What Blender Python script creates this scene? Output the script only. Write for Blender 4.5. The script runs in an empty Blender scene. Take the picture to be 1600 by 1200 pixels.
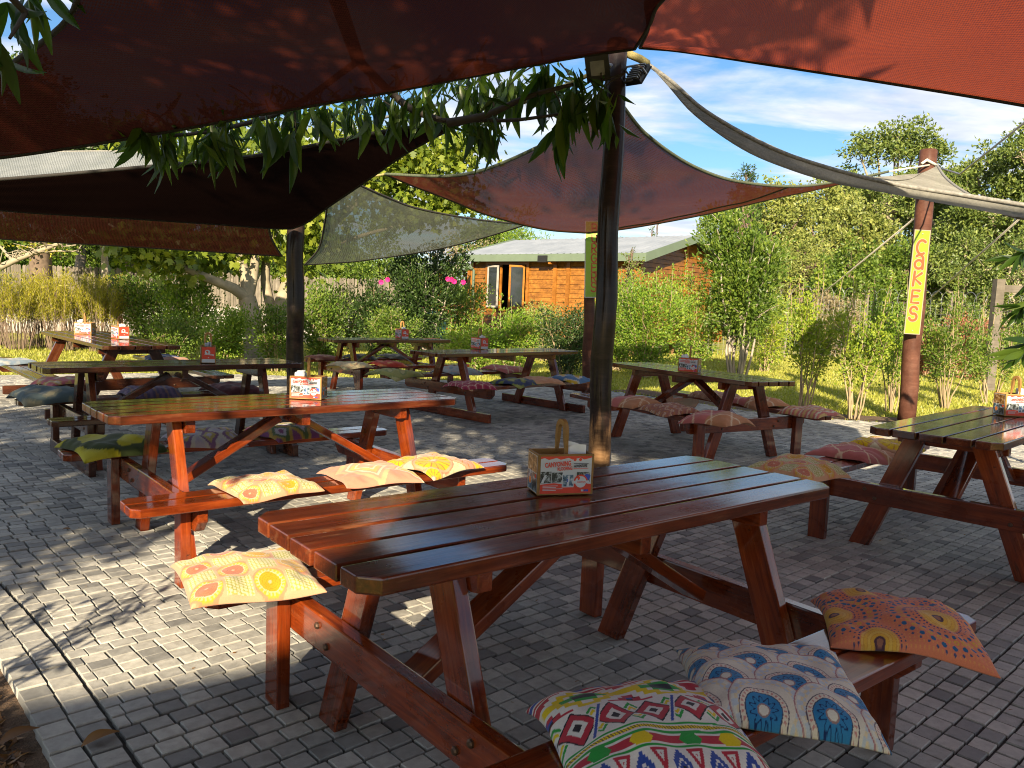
import bpy, bmesh, math, random
import numpy as np
from mathutils import Matrix, Vector
R = math.radians
SC = bpy.context.scene
COL = SC.collection
random.seed(7)
RNG = np.random.default_rng(11)

# ------------------------------------------------------------------ camera
CF, CP, CR, CH = 1264.3, 0.10104, 0.0410, 1.3508
def cam_axes():
    fwd = Vector((0, math.cos(CP), -math.sin(CP)))
    right = Vector((1, 0, 0)); up = right.cross(fwd)
    c, s = math.cos(CR), math.sin(CR)
    return fwd, right*c + up*s, up*c - right*s
FWD, RIGHT, UP = cam_axes()
cd = bpy.data.cameras.new('camera'); cam = bpy.data.objects.new('camera', cd); COL.objects.link(cam)
cd.sensor_width = 36; cd.lens = 36*CF/1600; cd.clip_end = 600; cd.clip_start = .05
m3 = Matrix((RIGHT, UP, -FWD)).transposed()
cam.matrix_world = Matrix.Translation((0, 0, CH)) @ m3.to_4x4()
SC.camera = cam
def ray(px, py):
    return FWD + RIGHT*((px-800)/CF) - UP*((py-600)/CF)
def at(px, py, Y):                       # a point of the place, Y metres ahead
    d = ray(px, py); k = Y/d.y
    return Vector((d.x*k, Y, CH + d.z*k))
def flat(px, py, h=0.0):                 # a point of the place at height h
    d = ray(px, py); k = (h-CH)/d.z
    return Vector((d.x*k, d.y*k, h))

# ------------------------------------------------------------------ light
SUN_EL = R(23.5); SUN_AZ = math.atan2(.14, 1)     # the light travels towards +Y, slightly to +X
w = bpy.data.worlds.new('World'); SC.world = w; w.use_nodes = True
def build_world():
    nt = w.node_tree; nt.nodes.clear(); N = nt.nodes.new; L = nt.links.new
    out = N('ShaderNodeOutputWorld'); bg = N('ShaderNodeBackground'); bg.inputs[1].default_value = 0.056
    sky = N('ShaderNodeTexSky'); sky.sky_type = 'NISHITA'; sky.sun_disc = False
    sky.sun_elevation = SUN_EL; sky.sun_rotation = math.pi + SUN_AZ; sky.air_density = 1.0; sky.dust_density = .6; sky.ozone_density = 3.5
    tc = N('ShaderNodeTexCoord'); sep = N('ShaderNodeSeparateXYZ'); L(tc.outputs['Generated'], sep.inputs[0])
    ma = N('ShaderNodeMath'); ma.operation = 'MAXIMUM'; L(sep.outputs[2], ma.inputs[0]); ma.inputs[1].default_value = .02
    ad = N('ShaderNodeMath'); ad.operation = 'ADD'; L(ma.outputs[0], ad.inputs[0]); ad.inputs[1].default_value = .12
    dv = N('ShaderNodeVectorMath'); dv.operation = 'DIVIDE'; L(tc.outputs['Generated'], dv.inputs[0])
    cb = N('ShaderNodeCombineXYZ'); [L(ad.outputs[0], cb.inputs[i]) for i in range(3)]
    L(cb.outputs[0], dv.inputs[1])
    mp = N('ShaderNodeMapping'); L(dv.outputs[0], mp.inputs[0]); mp.inputs['Scale'].default_value = (.85, 1.5, .1); mp.inputs['Location'].default_value = (.55, .3, 0)
    n1 = N('ShaderNodeTexNoise'); L(mp.outputs[0], n1.inputs['Vector']); n1.inputs['Scale'].default_value = 1.25; n1.inputs['Detail'].default_value = 9; n1.inputs['Roughness'].default_value = .56; n1.inputs['Distortion'].default_value = .25
    rp = N('ShaderNodeValToRGB'); L(n1.outputs['Fac'], rp.inputs[0])
    rp.color_ramp.elements[0].position = .415; rp.color_ramp.elements[0].color = (0, 0, 0, 1)
    rp.color_ramp.elements[1].position = .56; rp.color_ramp.elements[1].color = (.92, .92, .92, 1)
    n2 = N('ShaderNodeTexNoise'); L(mp.outputs[0], n2.inputs['Vector']); n2.inputs['Scale'].default_value = 4; n2.inputs['Detail'].default_value = 6
    cr = N('ShaderNodeValToRGB'); L(n2.outputs['Fac'], cr.inputs[0])
    cr.color_ramp.elements[0].position = .3; cr.color_ramp.elements[0].color = (3.9, 4.4, 5.4, 1)
    cr.color_ramp.elements[1].position = .7; cr.color_ramp.elements[1].color = (6.9, 6.9, 7.0, 1)
    mx = N('ShaderNodeMixRGB'); L(rp.outputs[0], mx.inputs[0]); hs = N('ShaderNodeHueSaturation'); hs.inputs['Saturation'].default_value = 1.16; hs.inputs['Value'].default_value = 1.0; L(sky.outputs[0], hs.inputs['Color']); L(hs.outputs[0], mx.inputs[1]); L(cr.outputs[0], mx.inputs[2])
    L(mx.outputs[0], bg.inputs[0]); L(bg.outputs[0], out.inputs[0])
build_world()
sl = bpy.data.lights.new('sun', 'SUN'); sl.energy = 5.0; sl.angle = R(.55); sl.color = (1, .83, .58)
so = bpy.data.objects.new('sun', sl); COL.objects.link(so); so.location = (-3, -20, 12)
so.rotation_euler = Vector((math.sin(SUN_AZ)*math.cos(SUN_EL), math.cos(SUN_AZ)*math.cos(SUN_EL), -math.sin(SUN_EL))).to_track_quat('-Z', 'Y').to_euler()
SC.view_settings.view_transform = 'Standard'; SC.view_settings.look = 'None'; SC.view_settings.gamma = 1
SC.view_settings.use_curve_mapping = False; SC.view_settings.exposure = 1.6
SC.render.engine = 'CYCLES'
try:
    SC.cycles.use_denoising = True; SC.cycles.denoiser = 'OPENIMAGEDENOISE'
except Exception: pass
SC.cycles.max_bounces = 8; SC.cycles.diffuse_bounces = 3; SC.cycles.filter_width = 1.05; SC.cycles.transparent_max_bounces = 16; SC.cycles.sample_clamp_indirect = 6

# ------------------------------------------------------------------ object helpers
def link(o, parent=None):
    COL.objects.link(o)
    if parent is not None: o.parent = parent
    return o
def tag(o, label=None, cat=None, group=None, kind=None):
    if label: o['label'] = label
    if cat: o['category'] = cat
    if group: o['group'] = group
    if kind: o['kind'] = kind
    return o
def empty(name, loc=(0, 0, 0), rz=0):
    o = bpy.data.objects.new(name, None); link(o); o.location = loc; o.rotation_euler = (0, 0, rz); o.empty_display_size = .1
    return o
def mobj(name, me, mat=None, parent=None):
    o = bpy.data.objects.new(name, me)
    if mat is not None and len(me.materials) == 0:
        me.materials.append(mat)
    return link(o, parent)
def mesh_np(name, V, F, smooth=False):
    """V (n,3), F (m,k) arrays with one k"""
    V = np.asarray(V, np.float32); F = np.asarray(F, np.int32)
    me = bpy.data.meshes.new(name); me.vertices.add(len(V)); me.vertices.foreach_set('co', V.ravel())
    k = F.shape[1]; me.loops.add(F.size); me.loops.foreach_set('vertex_index', F.ravel())
    me.polygons.add(len(F)); me.polygons.foreach_set('loop_start', np.arange(len(F), dtype=np.int32)*k)
    try: me.polygons.foreach_set('loop_total', np.full(len(F), k, np.int32))
    except Exception: pass
    me.polygons.foreach_set('use_smooth', np.full(len(F), smooth, bool))
    me.update(calc_edges=True); me.validate()
    return me
class MB:
    def __init__(s): s.v = []; s.f = []; s.m = []; s.mi = 0
    def add(s, V, F):
        o = len(s.v); s.v += [tuple(p) for p in V]; s.f += [tuple(i+o for i in f) for f in F]; s.m += [s.mi]*len(F)
        return s
    def box(s, c, d, M=None):
        x, y, z = d[0]/2, d[1]/2, d[2]/2
        V = [Vector((sx*x, sy*y, sz*z)) for sz in (-1, 1) for sy in (-1, 1) for sx in (-1, 1)]
        if M is not None: V = [M @ p for p in V]
        V = [p + Vector(c) for p in V]
        return s.add(V, [(0, 2, 3, 1), (4, 5, 7, 6), (0, 1, 5, 4), (1, 3, 7, 5), (3, 2, 6, 7), (2, 0, 4, 6)])
    def tube(s, pts, rad, n=8, caps=True):
        pts = [Vector(p) for p in pts]; k = len(pts)
        if not hasattr(rad, '__len__'): rad = [rad]*k
        V = []; F = []; prev = None
        for i, p in enumerate(pts):
            t = (pts[min(i+1, k-1)] - pts[max(i-1, 0)]).normalized()
            if prev is None:
                a = Vector((0, 0, 1)) if abs(t.z) < .9 else Vector((1, 0, 0))
                x = t.cross(a).normalized()
            else:
                x = (prev - t*prev.dot(t)).normalized()
            prev = x; y = t.cross(x)
            for j in range(n):
                an = 2*math.pi*j/n
                V.append(p + (x*math.cos(an) + y*math.sin(an))*rad[i])
        for i in range(k-1):
            for j in range(n):
                F.append((i*n+j, i*n+(j+1) % n, (i+1)*n+(j+1) % n, (i+1)*n+j))
        if caps: F.append(tuple(range(n-1, -1, -1))); F.append(tuple((k-1)*n+j for j in range(n)))
        return s.add(V, F)
    def mesh(s, name, smooth=False):
        me = bpy.data.meshes.new(name); me.from_pydata(s.v, [], s.f)
        if any(s.m): me.polygons.foreach_set('material_index', s.m)
        if smooth: me.polygons.foreach_set('use_smooth', [True]*len(s.f))
        me.update(); return me
    def build(s, name, mat, parent=None, smooth=False):
        me = s.mesh(name, smooth)
        for x in (mat if isinstance(mat, (list, tuple)) else [mat]): me.materials.append(x)
        return link(bpy.data.objects.new(name, me), parent)
def copy_tree(o, parent=None):
    c = o.copy(); COL.objects.link(c)
    if parent is not None: c.parent = parent
    for ch in list(o.children): copy_tree(ch, c)
    return c
def prism_mesh(name, poly, T, bevel=.005, seg=2):
    """polygon in local xy, thickness T in z (centred), edges softened"""
    bm = bmesh.new()
    a = [bm.verts.new((x, y, -T/2)) for x, y in poly]; b = [bm.verts.new((x, y, T/2)) for x, y in poly]
    n = len(poly); bm.faces.new(a[::-1]); bm.faces.new(b)
    for i in range(n): bm.faces.new((a[i], a[(i+1) % n], b[(i+1) % n], b[i]))
    bmesh.ops.recalc_face_normals(bm, faces=bm.faces[:])
    if bevel: bmesh.ops.bevel(bm, geom=bm.edges[:], offset=bevel, segments=seg, affect='EDGES', profile=.6, clamp_overlap=True)
    me = bpy.data.meshes.new(name); bm.to_mesh(me); bm.free()
    return me
def frame(o, x, y):
    x = Vector(x).normalized(); y = Vector(y); y = (y - x*y.dot(x)).normalized(); z = x.cross(y)
    return Matrix.Translation(o) @ Matrix((x, y, z)).transposed().to_4x4()

# ------------------------------------------------------------------ materials
class NT:
    def __init__(s, name):
        s.m = bpy.data.materials.new(name); s.m.use_nodes = True; s.t = s.m.node_tree; s.t.nodes.clear()
        s.out = s.t.nodes.new('ShaderNodeOutputMaterial')
    def n(s, typ, _props=None, **inp):
        nd = s.t.nodes.new('ShaderNode'+typ)
        for k, v in (_props or {}).items(): setattr(nd, k, v)
        for k, v in inp.items():
            key = int(k[1:]) if k[0] == '_' and k[1:].isdigit() else k.replace('_', ' ')
            s.set(nd.inputs[key], v)
        return nd
    def set(s, sock, v):
        if isinstance(v, bpy.types.NodeSocket): s.t.links.new(v, sock)
        elif isinstance(v, bpy.types.Node): s.t.links.new(v.outputs[0], sock)
        else:
            if isinstance(v, tuple) and len(v) == 3 and sock.type == 'RGBA': v = v + (1,)
            sock.default_value = v
    def ramp(s, fac, *stops):
        nd = s.t.nodes.new('ShaderNodeValToRGB'); s.set(nd.inputs[0], fac); e = nd.color_ramp.elements
        while len(e) < len(stops): e.new(.5)
        for el, (p, c) in zip(e, stops):
            el.position = p; el.color = (c if isinstance(c, tuple) else (c, c, c)) + (1,)
        return nd
    def mix(s, fac, a, b, mode='MIX'):
        nd = s.t.nodes.new('ShaderNodeMixRGB'); nd.blend_type = mode; s.set(nd.inputs[0], fac); s.set(nd.inputs[1], a); s.set(nd.inputs[2], b)
        return nd
    def math(s, op, a, b=0.0):
        nd = s.t.nodes.new('ShaderNodeMath'); nd.operation = op; s.set(nd.inputs[0], a); s.set(nd.inputs[1], b)
        return nd
    def noise(s, vec, scale, detail=4, rough=.5, dist=0.0):
        return s.n('TexNoise', Vector=vec, Scale=scale, Detail=detail, Roughness=rough, Distortion=dist)
    def mapping(s, vec, scale=(1, 1, 1), loc=None, rot=None):
        nd = s.n('Mapping', Vector=vec, Scale=scale)
        if loc is not None: s.set(nd.inputs['Location'], loc)
        if rot is not None: s.set(nd.inputs['Rotation'], rot)
        return nd
    def bump(s, h, strength=.3, dist=.01):
        return s.n('Bump', Height=h, Strength=strength, Distance=dist)
    def done(s, sh):
        s.t.links.new(sh.outputs[0], s.out.inputs[0]); return s.m
def plain(name, col, rough=.6, metal=0, spec=.5, var=.15, scale=20):
    t = NT(name); tc = t.n('TexCoord'); nz = t.noise(tc.outputs['Object'], scale, 5)
    c = t.ramp(nz, (.25, tuple(x*(1-var) for x in col)), (.75, tuple(min(1, x*(1+var)) for x in col)))
    p = t.n('BsdfPrincipled', Base_Color=c, Roughness=rough, Metallic=metal)
    p.inputs['Specular IOR Level'].default_value = spec
    t.set(p.inputs['Normal'], t.bump(nz, .15, .004))
    return t.done(p)
def wood(name, dark, mid, light, rough=.28, coat=.5, grain=1.0, weather=0.0, sunlit_foot=None):
    t = NT(name); tc = t.n('TexCoord'); oi = t.n('ObjectInfo')
    off = t.n('CombineXYZ', X=t.math('MULTIPLY', oi.outputs['Random'], 37.0), Y=t.math('MULTIPLY', oi.outputs['Random'], 11.0), Z=0.0)
    v = t.n('VectorMath', {'operation': 'ADD'}, _0=tc.outputs['Object'], _1=off.outputs[0])
    mp = t.mapping(v.outputs[0], (3.0*grain, 46*grain, 46*grain))
    g = t.noise(mp.outputs[0], 1.0, 6, .62, 1.4)
    mp2 = t.mapping(v.outputs[0], (.9, 9, 9)); b = t.noise(mp2.outputs[0], 1.0, 4, .5, .6)
    c = t.ramp(t.mix(.45, g.outputs[0], b.outputs[0]), (.28, dark), (.5, mid), (.72, light))
    blot = t.noise(v.outputs[0], 5, 5, .6)
    c2 = t.mix(t.ramp(blot, (.35, .45), (.62, 0.0)), c, tuple(x*.55 for x in dark))
    fin = t.noise(t.mapping(v.outputs[0], (8, 190, 190)).outputs[0], 1, 3, .6)
    if weather:
        c2 = t.mix(t.ramp(t.noise(t.mapping(v.outputs[0], (2.2, 16, 16)).outputs[0], 1.6, 7, .72), (.54, 0.0), (.70, weather)), c2, (.23, .105, .05))
        c2 = t.mix(t.ramp(t.noise(v.outputs[0], 34, 3, .6), (.69, 0.0), (.74, .7)), c2, (.02, .008, .004))
    if sunlit_foot:                       # sunlight on the lower post, put into the colour as paler golden wood
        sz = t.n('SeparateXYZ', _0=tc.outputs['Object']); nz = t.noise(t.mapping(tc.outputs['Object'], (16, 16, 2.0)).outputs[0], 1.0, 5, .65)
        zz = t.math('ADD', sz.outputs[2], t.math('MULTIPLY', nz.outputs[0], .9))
        c2 = t.mix(t.ramp(zz, (sunlit_foot, 1.0), (min(1, sunlit_foot+.22), 0.0)), c2, t.ramp(g, (.3, (.10, .05, .022)), (.7, (.26, .155, .075))))
    hs = t.n('HueSaturation', Color=c2, Value=t.math('ADD', t.math('MULTIPLY', oi.outputs['Random'], .45), .78))
    ro = t.ramp(blot, (.3, rough*.7), (.7, rough*1.7))
    p = t.n('BsdfPrincipled', Base_Color=hs, Roughness=ro)
    p.inputs['Coat Weight'].default_value = coat; p.inputs['Coat Roughness'].default_value = .085; p.inputs['Coat IOR'].default_value = 1.62
    p.inputs['Specular IOR Level'].default_value = .12
    nrm = t.bump(t.mix(.4, g.outputs[0], fin.outputs[0]), .35, .003)
    t.set(p.inputs['Normal'], nrm); t.set(p.inputs['Coat Normal'], t.bump(t.mix(.35, b.outputs[0], g.outputs[0]), .16, .002))
    return t.done(p)
M = {}
M['table'] = wood('varnished_wood', (.024, .004, .0012), (.165, .025, .0034), (.33, .064, .009), rough=.25, coat=1.0, weather=.25)
M['table_top'] = wood('worn_varnished_top', (.016, .004, .002), (.105, .019, .005), (.22, .052, .014), rough=.36, coat=.85, weather=.45)
M['table_old'] = wood('weathered_wood', (.020, .006, .003), (.065, .017, .006), (.12, .038, .013), rough=.26, coat=.8, weather=.35)
M['pole'] = wood('creosoted_pole', (.010, .006, .0055), (.020, .012, .010), (.045, .026, .019), rough=.45, coat=.2, grain=.6, sunlit_foot=.74)
M['pole_brown'] = wood('oiled_pole', (.06, .024, .016), (.095, .040, .027), (.14, .066, .045), rough=.55, coat=.1, grain=.6)
M['pine'] = wood('caddy_ply', (.25, .13, .042), (.34, .19, .065), (.43, .26, .10), rough=.45, coat=.15, grain=1.6)
M['house'] = wood('log_cladding', (.095, .035, .008), (.235, .098, .016), (.33, .150, .028), rough=.42, coat=.25, grain=.35)
M['house_trim'] = wood('house_trim', (.16, .06, .010), (.26, .10, .016), (.34, .145, .025), rough=.42, coat=.2, grain=.4)
M['grey_fence'] = wood('grey_fence', (.10, .088, .07), (.16, .14, .115), (.22, .195, .16), rough=.9, coat=0, grain=.4)
M['lath'] = plain('pale_lath', (.33, .31, .28), .9, var=.3, scale=6)
M['green_trim'] = plain('green_fascia', (.115, .155, .11), .5, var=.08, scale=3)
M['black'] = plain('black_plastic', (.012, .012, .013), .45)
M['steel'] = plain('grey_metal', (.35, .36, .37), .4, metal=.8)
M['bolt'] = plain('rusty_bolt', (.10, .06, .04), .5, metal=.6)
M['dark'] = plain('dark_interior', (.02, .016, .013), .9)
M['paper'] = plain('white_paper', (.78, .80, .84), .8, var=.04)
M['rope'] = plain('pale_rope', (.50, .47, .40), .9, var=.25, scale=120)
M['cord'] = plain('old_rope', (.26, .22, .09), .95, var=.4, scale=90)
M['teal'] = plain('teal_plastic', (.10, .35, .33), .6, var=.1)
M['rust'] = plain('rail_paint', (.28, .10, .05), .7, var=.2)
def glass():
    t = NT('window_glass'); p = t.n('BsdfPrincipled', Base_Color=(.02, .025, .03), Roughness=.05); p.inputs['Specular IOR Level'].default_value = .8
    return t.done(p)
M['glass'] = glass()
M['lens'] = plain('lamp_lens', (.16, .16, .12), .15, var=.4, scale=9)
def roof_mat():
    t = NT('roof_sheet'); tc = t.n('TexCoord'); nz = t.noise(tc.outputs['Object'], 1.5, 5)
    c = t.ramp(nz, (.3, (.24, .265, .29)), (.7, (.34, .365, .39)))
    p = t.n('BsdfPrincipled', Base_Color=c, Roughness=.45, Metallic=.25); return t.done(p)
M['roof'] = roof_mat()
def paver_mat():
    t = NT('concrete_paver'); ge = t.n('NewGeometry'); oi = t.n('ObjectInfo')
    r = t.math('FRACT', t.math('ADD', ge.outputs['Random Per Island'], t.math('MULTIPLY', oi.outputs['Random'], 7.31)))
    pos = ge.outputs['Position']
    sp = t.noise(pos, 260, 3, .7); md = t.noise(pos, 28, 5, .6); bg = t.noise(pos, .9, 5, .55)
    base = t.ramp(r, (0, (.18, .18, .175)), (.30, (.335, .33, .305)), (.7, (.41, .40, .365)), (1, (.49, .475, .425)))
    c = t.mix(.55, base, t.ramp(md, (.32, (.50, .50, .50)), (.62, (1, 1, 1))), 'MULTIPLY')
    c = t.mix(t.ramp(sp, (.60, 0.0), (.72, .55)), c, (.11, .105, .10))
    c = t.mix(.75, c, t.ramp(bg, (.32, (.58, .56, .52)), (.62, (1, 1, 1))), 'MULTIPLY')
    spot = t.noise(pos, 9, 2, .4)
    c = t.mix(t.ramp(spot, (.70, 0.0), (.76, .55)), c, (.07, .06, .05))
    p = t.n('BsdfPrincipled', Base_Color=c, Roughness=t.ramp(md, (.3, .55), (.7, .85)))
    t.set(p.inputs['Normal'], t.bump(t.mix(.3, sp.outputs[0], md.outputs[0]), .22, .002))
    return t.done(p)
M['paver'] = paver_mat()
def sand_mat():
    t = NT('joint_sand'); ge = t.n('NewGeometry'); nz = t.noise(ge.outputs['Position'], 60, 5, .7)
    c = t.ramp(nz, (.3, (.010, .009, .008)), (.7, (.040, .035, .028)))
    return t.done(t.n('BsdfPrincipled', Base_Color=c, Roughness=.95))
M['sand'] = sand_mat()
def ground_mat():
    t = NT('lawn_ground'); ge = t.n('NewGeometry'); pos = ge.outputs['Position']
    a = t.noise(pos, .5, 5, .6); b = t.noise(pos, 6, 6, .7); f = t.noise(pos, 70, 4, .7)
    c = t.ramp(t.mix(.5, a.outputs[0], b.outputs[0]), (.32, (.19, .21, .035)), (.5, (.31, .31, .075)), (.68, (.42, .37, .14)))
    c = t.mix(.6, c, t.ramp(f, (.3, (.5, .5, .5)), (.7, (1.2, 1.2, 1.1))), 'MULTIPLY')
    p = t.n('BsdfPrincipled', Base_Color=c, Roughness=.95); p.inputs['Specular IOR Level'].default_value = .1
    t.set(p.inputs['Normal'], t.bump(f, .9, .03)); return t.done(p)
M['lawn'] = ground_mat()
def soil_mat():
    t = NT('mulch_soil'); ge = t.n('NewGeometry'); pos = ge.outputs['Position']
    a = t.noise(pos, 14, 6, .7); b = t.noise(pos, 90, 4, .7)
    c = t.ramp(t.mix(.5, a.outputs[0], b.outputs[0]), (.3, (.035, .022, .013)), (.55, (.12, .072, .04)), (.75, (.26, .17, .10)))
    p = t.n('BsdfPrincipled', Base_Color=c, Roughness=.95); t.set(p.inputs['Normal'], t.bump(a, 1, .03)); return t.done(p)
M['soil'] = soil_mat()
def leaf_mat(name, c1, c2, c3, transl=.35, rough=.45, spec=.4):
    t = NT(name); ge = t.n('NewGeometry'); oi = t.n('ObjectInfo')
    r = t.math('FRACT', t.math('ADD', ge.outputs['Random Per Island'], oi.outputs['Random']))
    nz = t.noise(ge.outputs['Position'], 1.6, 3, .5)
    f = t.mix(.5, r, nz.outputs[0])
    c = t.ramp(f, (.22, c1), (.5, c2), (.8, c3))
    p = t.n('BsdfPrincipled', Base_Color=c, Roughness=rough); p.inputs['Specular IOR Level'].default_value = spec
    tr = t.n('BsdfTranslucent', Color=t.mix(1.0, c, (1.5, 1.6, .7), 'MULTIPLY'))
    mx = t.n('MixShader', _0=transl, _1=p.outputs[0], _2=tr.outputs[0]); return t.done(mx)
M['leaf_lime'] = leaf_mat('lime_leaf', (.07, .145, .014), (.145, .245, .024), (.27, .335, .04))
M['leaf_grass'] = leaf_mat('grass_blade', (.19, .22, .026), (.31, .32, .05), (.44, .41, .11), .35)
M['leaf_mid'] = leaf_mat('mid_leaf', (.05, .095, .012), (.10, .165, .022), (.19, .25, .035))
M['leaf_dark'] = leaf_mat('dark_leaf', (.014, .034, .008), (.03, .062, .014), (.065, .11, .022), .25)
M['leaf_yellow'] = leaf_mat('yellow_leaf', (.10, .175, .014), (.215, .295, .026), (.36, .38, .04))
M['leaf_restio'] = leaf_mat('reed_leaf', (.12, .13, .010), (.25, .235, .014), (.38, .335, .03), .3)
M['leaf_lobed'] = leaf_mat('lobed_leaf', (.065, .105, .012), (.13, .18, .018), (.24, .27, .028))
M['leaf_olive'] = leaf_mat('olive_leaf', (.10, .13, .03), (.18, .215, .05), (.29, .30, .075), .25)
M['leaf_gum'] = leaf_mat('gum_leaf', (.055, .09, .022), (.11, .155, .034), (.20, .24, .05), .25)
M['leaf_mango'] = leaf_mat('long_leaf', (.016, .040, .006), (.04, .085, .012), (.10, .15, .018), .5, .32, .45)
M['leaf_bronze'] = leaf_mat('bronze_leaf', (.16, .07, .04), (.28, .12, .07), (.36, .18, .11), .25)
M['leaf_bare'] = leaf_mat('dry_leaf', (.15, .12, .07), (.22, .18, .10), (.30, .26, .16), .2)
M['leaf_fallen'] = leaf_mat('fallen_leaf', (.06, .03, .012), (.16, .075, .022), (.30, .16, .05), .1)
M['flower'] = leaf_mat('pink_petal', (.55, .02, .16), (.7, .03, .25), (.8, .08, .3), .3)
M['bark_pale'] = plain('pale_bark', (.25, .215, .15), .9, var=.3, scale=7)
M['bark'] = plain('brown_bark', (.12, .085, .06), .95, var=.4, scale=9)
M['bark_grey'] = plain('grey_bark', (.28, .24, .20), .95, var=.35, scale=6)
M['bark_dark'] = plain('dark_branch', (.03, .022, .016), .8, var=.3, scale=20)
M['stem'] = plain('shrub_stem', (.26, .20, .12), .9, var=.3, scale=12)
def sail_mat(name, col, tcol, open_=.12, rib=60, transl=.5, fade=None):
    t = NT(name); uv = t.n('UVMap'); tc = t.n('TexCoord')
    wv = t.n('TexWave', {'wave_type': 'BANDS', 'bands_direction': 'X'}, Vector=uv.outputs[0], Scale=rib, Distortion=1.6, Detail=2)
    wy = t.n('TexWave', {'wave_type': 'BANDS', 'bands_direction': 'Y'}, Vector=uv.outputs[0], Scale=rib*1.7, Distortion=2.0, Detail=2)
    wk = t.mix(.5, wv.outputs[0], wy.outputs[0])
    big = t.noise(tc.outputs['Object'], 2.1, 8, .72); fine = t.noise(tc.outputs['Object'], 55, 3, .7)
    c = t.mix(t.ramp(big, (.40, .0), (.64, .8)), col, fade if fade else tuple(min(1, x*1.6) for x in col))
    c = t.mix(.8, c, t.ramp(t.mix(.5, wk, fine.outputs[0]), (.3, (.55, .55, .55)), (.7, (1.3, 1.3, 1.3))), 'MULTIPLY')
    d = t.n('BsdfDiffuse', Color=c, Roughness=.5)
    tr = t.n('BsdfTranslucent', Color=t.mix(.8, tcol, t.ramp(t.mix(.5, wk, fine.outputs[0]), (.3, (.45, .45, .45)), (.7, (1.3, 1.3, 1.3))), 'MULTIPLY'))
    s1 = t.n('MixShader', _0=transl, _1=d.outputs[0], _2=tr.outputs[0])
    tp = t.n('BsdfTransparent', Color=(1, 1, 1))
    hole = t.ramp(t.mix(.5, wk, fine.outputs[0]), (.42, open_*2.0), (.62, open_*.25))
    s2 = t.n('MixShader', _0=hole, _1=s1.outputs[0], _2=tp.outputs[0])
    t.set(d.inputs['Normal'], t.bump(wk, .5, .01))
    return t.done(s2)
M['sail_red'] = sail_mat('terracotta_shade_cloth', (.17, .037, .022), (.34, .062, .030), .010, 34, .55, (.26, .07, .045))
M['sail_tree_shaded'] = sail_mat('tree_shaded_cloth', (.012, .007, .006), (.066, .014, .007), .004, 34, .5)  # tree shade over this sail is put into the cloth colour
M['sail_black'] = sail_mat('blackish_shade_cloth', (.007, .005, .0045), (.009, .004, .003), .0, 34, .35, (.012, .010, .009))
M['sail_brown'] = sail_mat('brown_shade_cloth', (.03, .011, .008), (.05, .014, .008), .02, 30, .45, (.045, .022, .018))
M['sail_rust'] = sail_mat('faded_rust_shade_cloth', (.06, .020, .016), (.14, .033, .018), .028, 30, .42, (.17, .135, .13))
M['sail_grey'] = sail_mat('grey_green_shade_cloth', (.14, .15, .11), (.20, .21, .14), .10, 30, .45, (.24, .24, .18))
M['sail_pale'] = sail_mat('pale_shade_cloth', (.17, .19, .205), (.2, .21, .21), .03, 30, .25, (.24, .26, .275))
M['hem_dark'] = plain('dark_webbing', (.02, .018, .016), .9, var=.3, scale=60)
M['hem_grey'] = plain('grey_webbing', (.19, .185, .17), .95, var=.45, scale=50)
M['hem_moss'] = plain('mossy_webbing', (.07, .085, .05), .95, var=.4, scale=50)
def fabric_mat():
    t = NT('printed_cotton'); at_ = t.n('Attribute', {'attribute_name': 'print'}); tc = t.n('TexCoord')
    nz = t.noise(tc.outputs['Object'], 260, 3, .7); fl = t.noise(tc.outputs['Object'], 16, 4, .6)
    c = t.mix(.5, at_.outputs['Color'], t.ramp(nz, (.3, (.8, .8, .8)), (.7, (1.08, 1.08, 1.08))), 'MULTIPLY')
    c = t.mix(1.0, c, (.62, .60, .57), 'MULTIPLY'); p = t.n('BsdfPrincipled', Base_Color=c, Roughness=.92); p.inputs['Specular IOR Level'].default_value = .15
    p.inputs['Sheen Weight'].default_value = .15
    t.set(p.inputs['Normal'], t.bump(t.mix(.2, fl.outputs[0], nz.outputs[0]), .35, .006))
    return t.done(p)
M['cotton'] = fabric_mat()
def flatcol(name, col, rough=.5):
    t = NT(name); p = t.n('BsdfPrincipled', Base_Color=col, Roughness=rough); return t.done(p)
M['ink_white'] = flatcol('print_white', (.50, .54, .58)); M['ink_red'] = flatcol('print_red', (.62, .055, .025)); M['ink_black'] = flatcol('print_black', (.02, .02, .025))
M['ink_orange'] = flatcol('print_orange', (.72, .20, .03)); M['ink_blue'] = flatcol('print_blue', (.03, .08, .45))
M['sign_lime'] = flatcol('sign_lime', (.17, .25, .003), .5); M['sign_letter'] = flatcol('sign_orange', (.26, .055, .006), .5); M['sign_edge'] = flatcol('sign_pale', (.22, .20, .14), .6)
M['sign_green'] = flatcol('sign_green', (.20, .38, .03), .5); M['sign_red'] = flatcol('sign_red', (.36, .05, .02), .5)
def photo_mat(name, a, b, c):
    t = NT(name); tc = t.n('TexCoord'); nz = t.noise(tc.outputs['Object'], 60, 5, .65, .6)
    p = t.n('BsdfPrincipled', Base_Color=t.ramp(nz, (.38, a), (.52, b), (.64, c)), Roughness=.35); return t.done(p)
M['photo_dark'] = photo_mat('photo_print', (.012, .014, .015), (.05, .06, .055), (.42, .48, .52))
M['photo_gold'] = photo_mat('photo_gold', (.05, .025, .01), (.32, .16, .03), (.62, .52, .40))
M['photo_blue'] = photo_mat('photo_blue', (.015, .03, .06), (.08, .16, .24), (.60, .66, .70))

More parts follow.
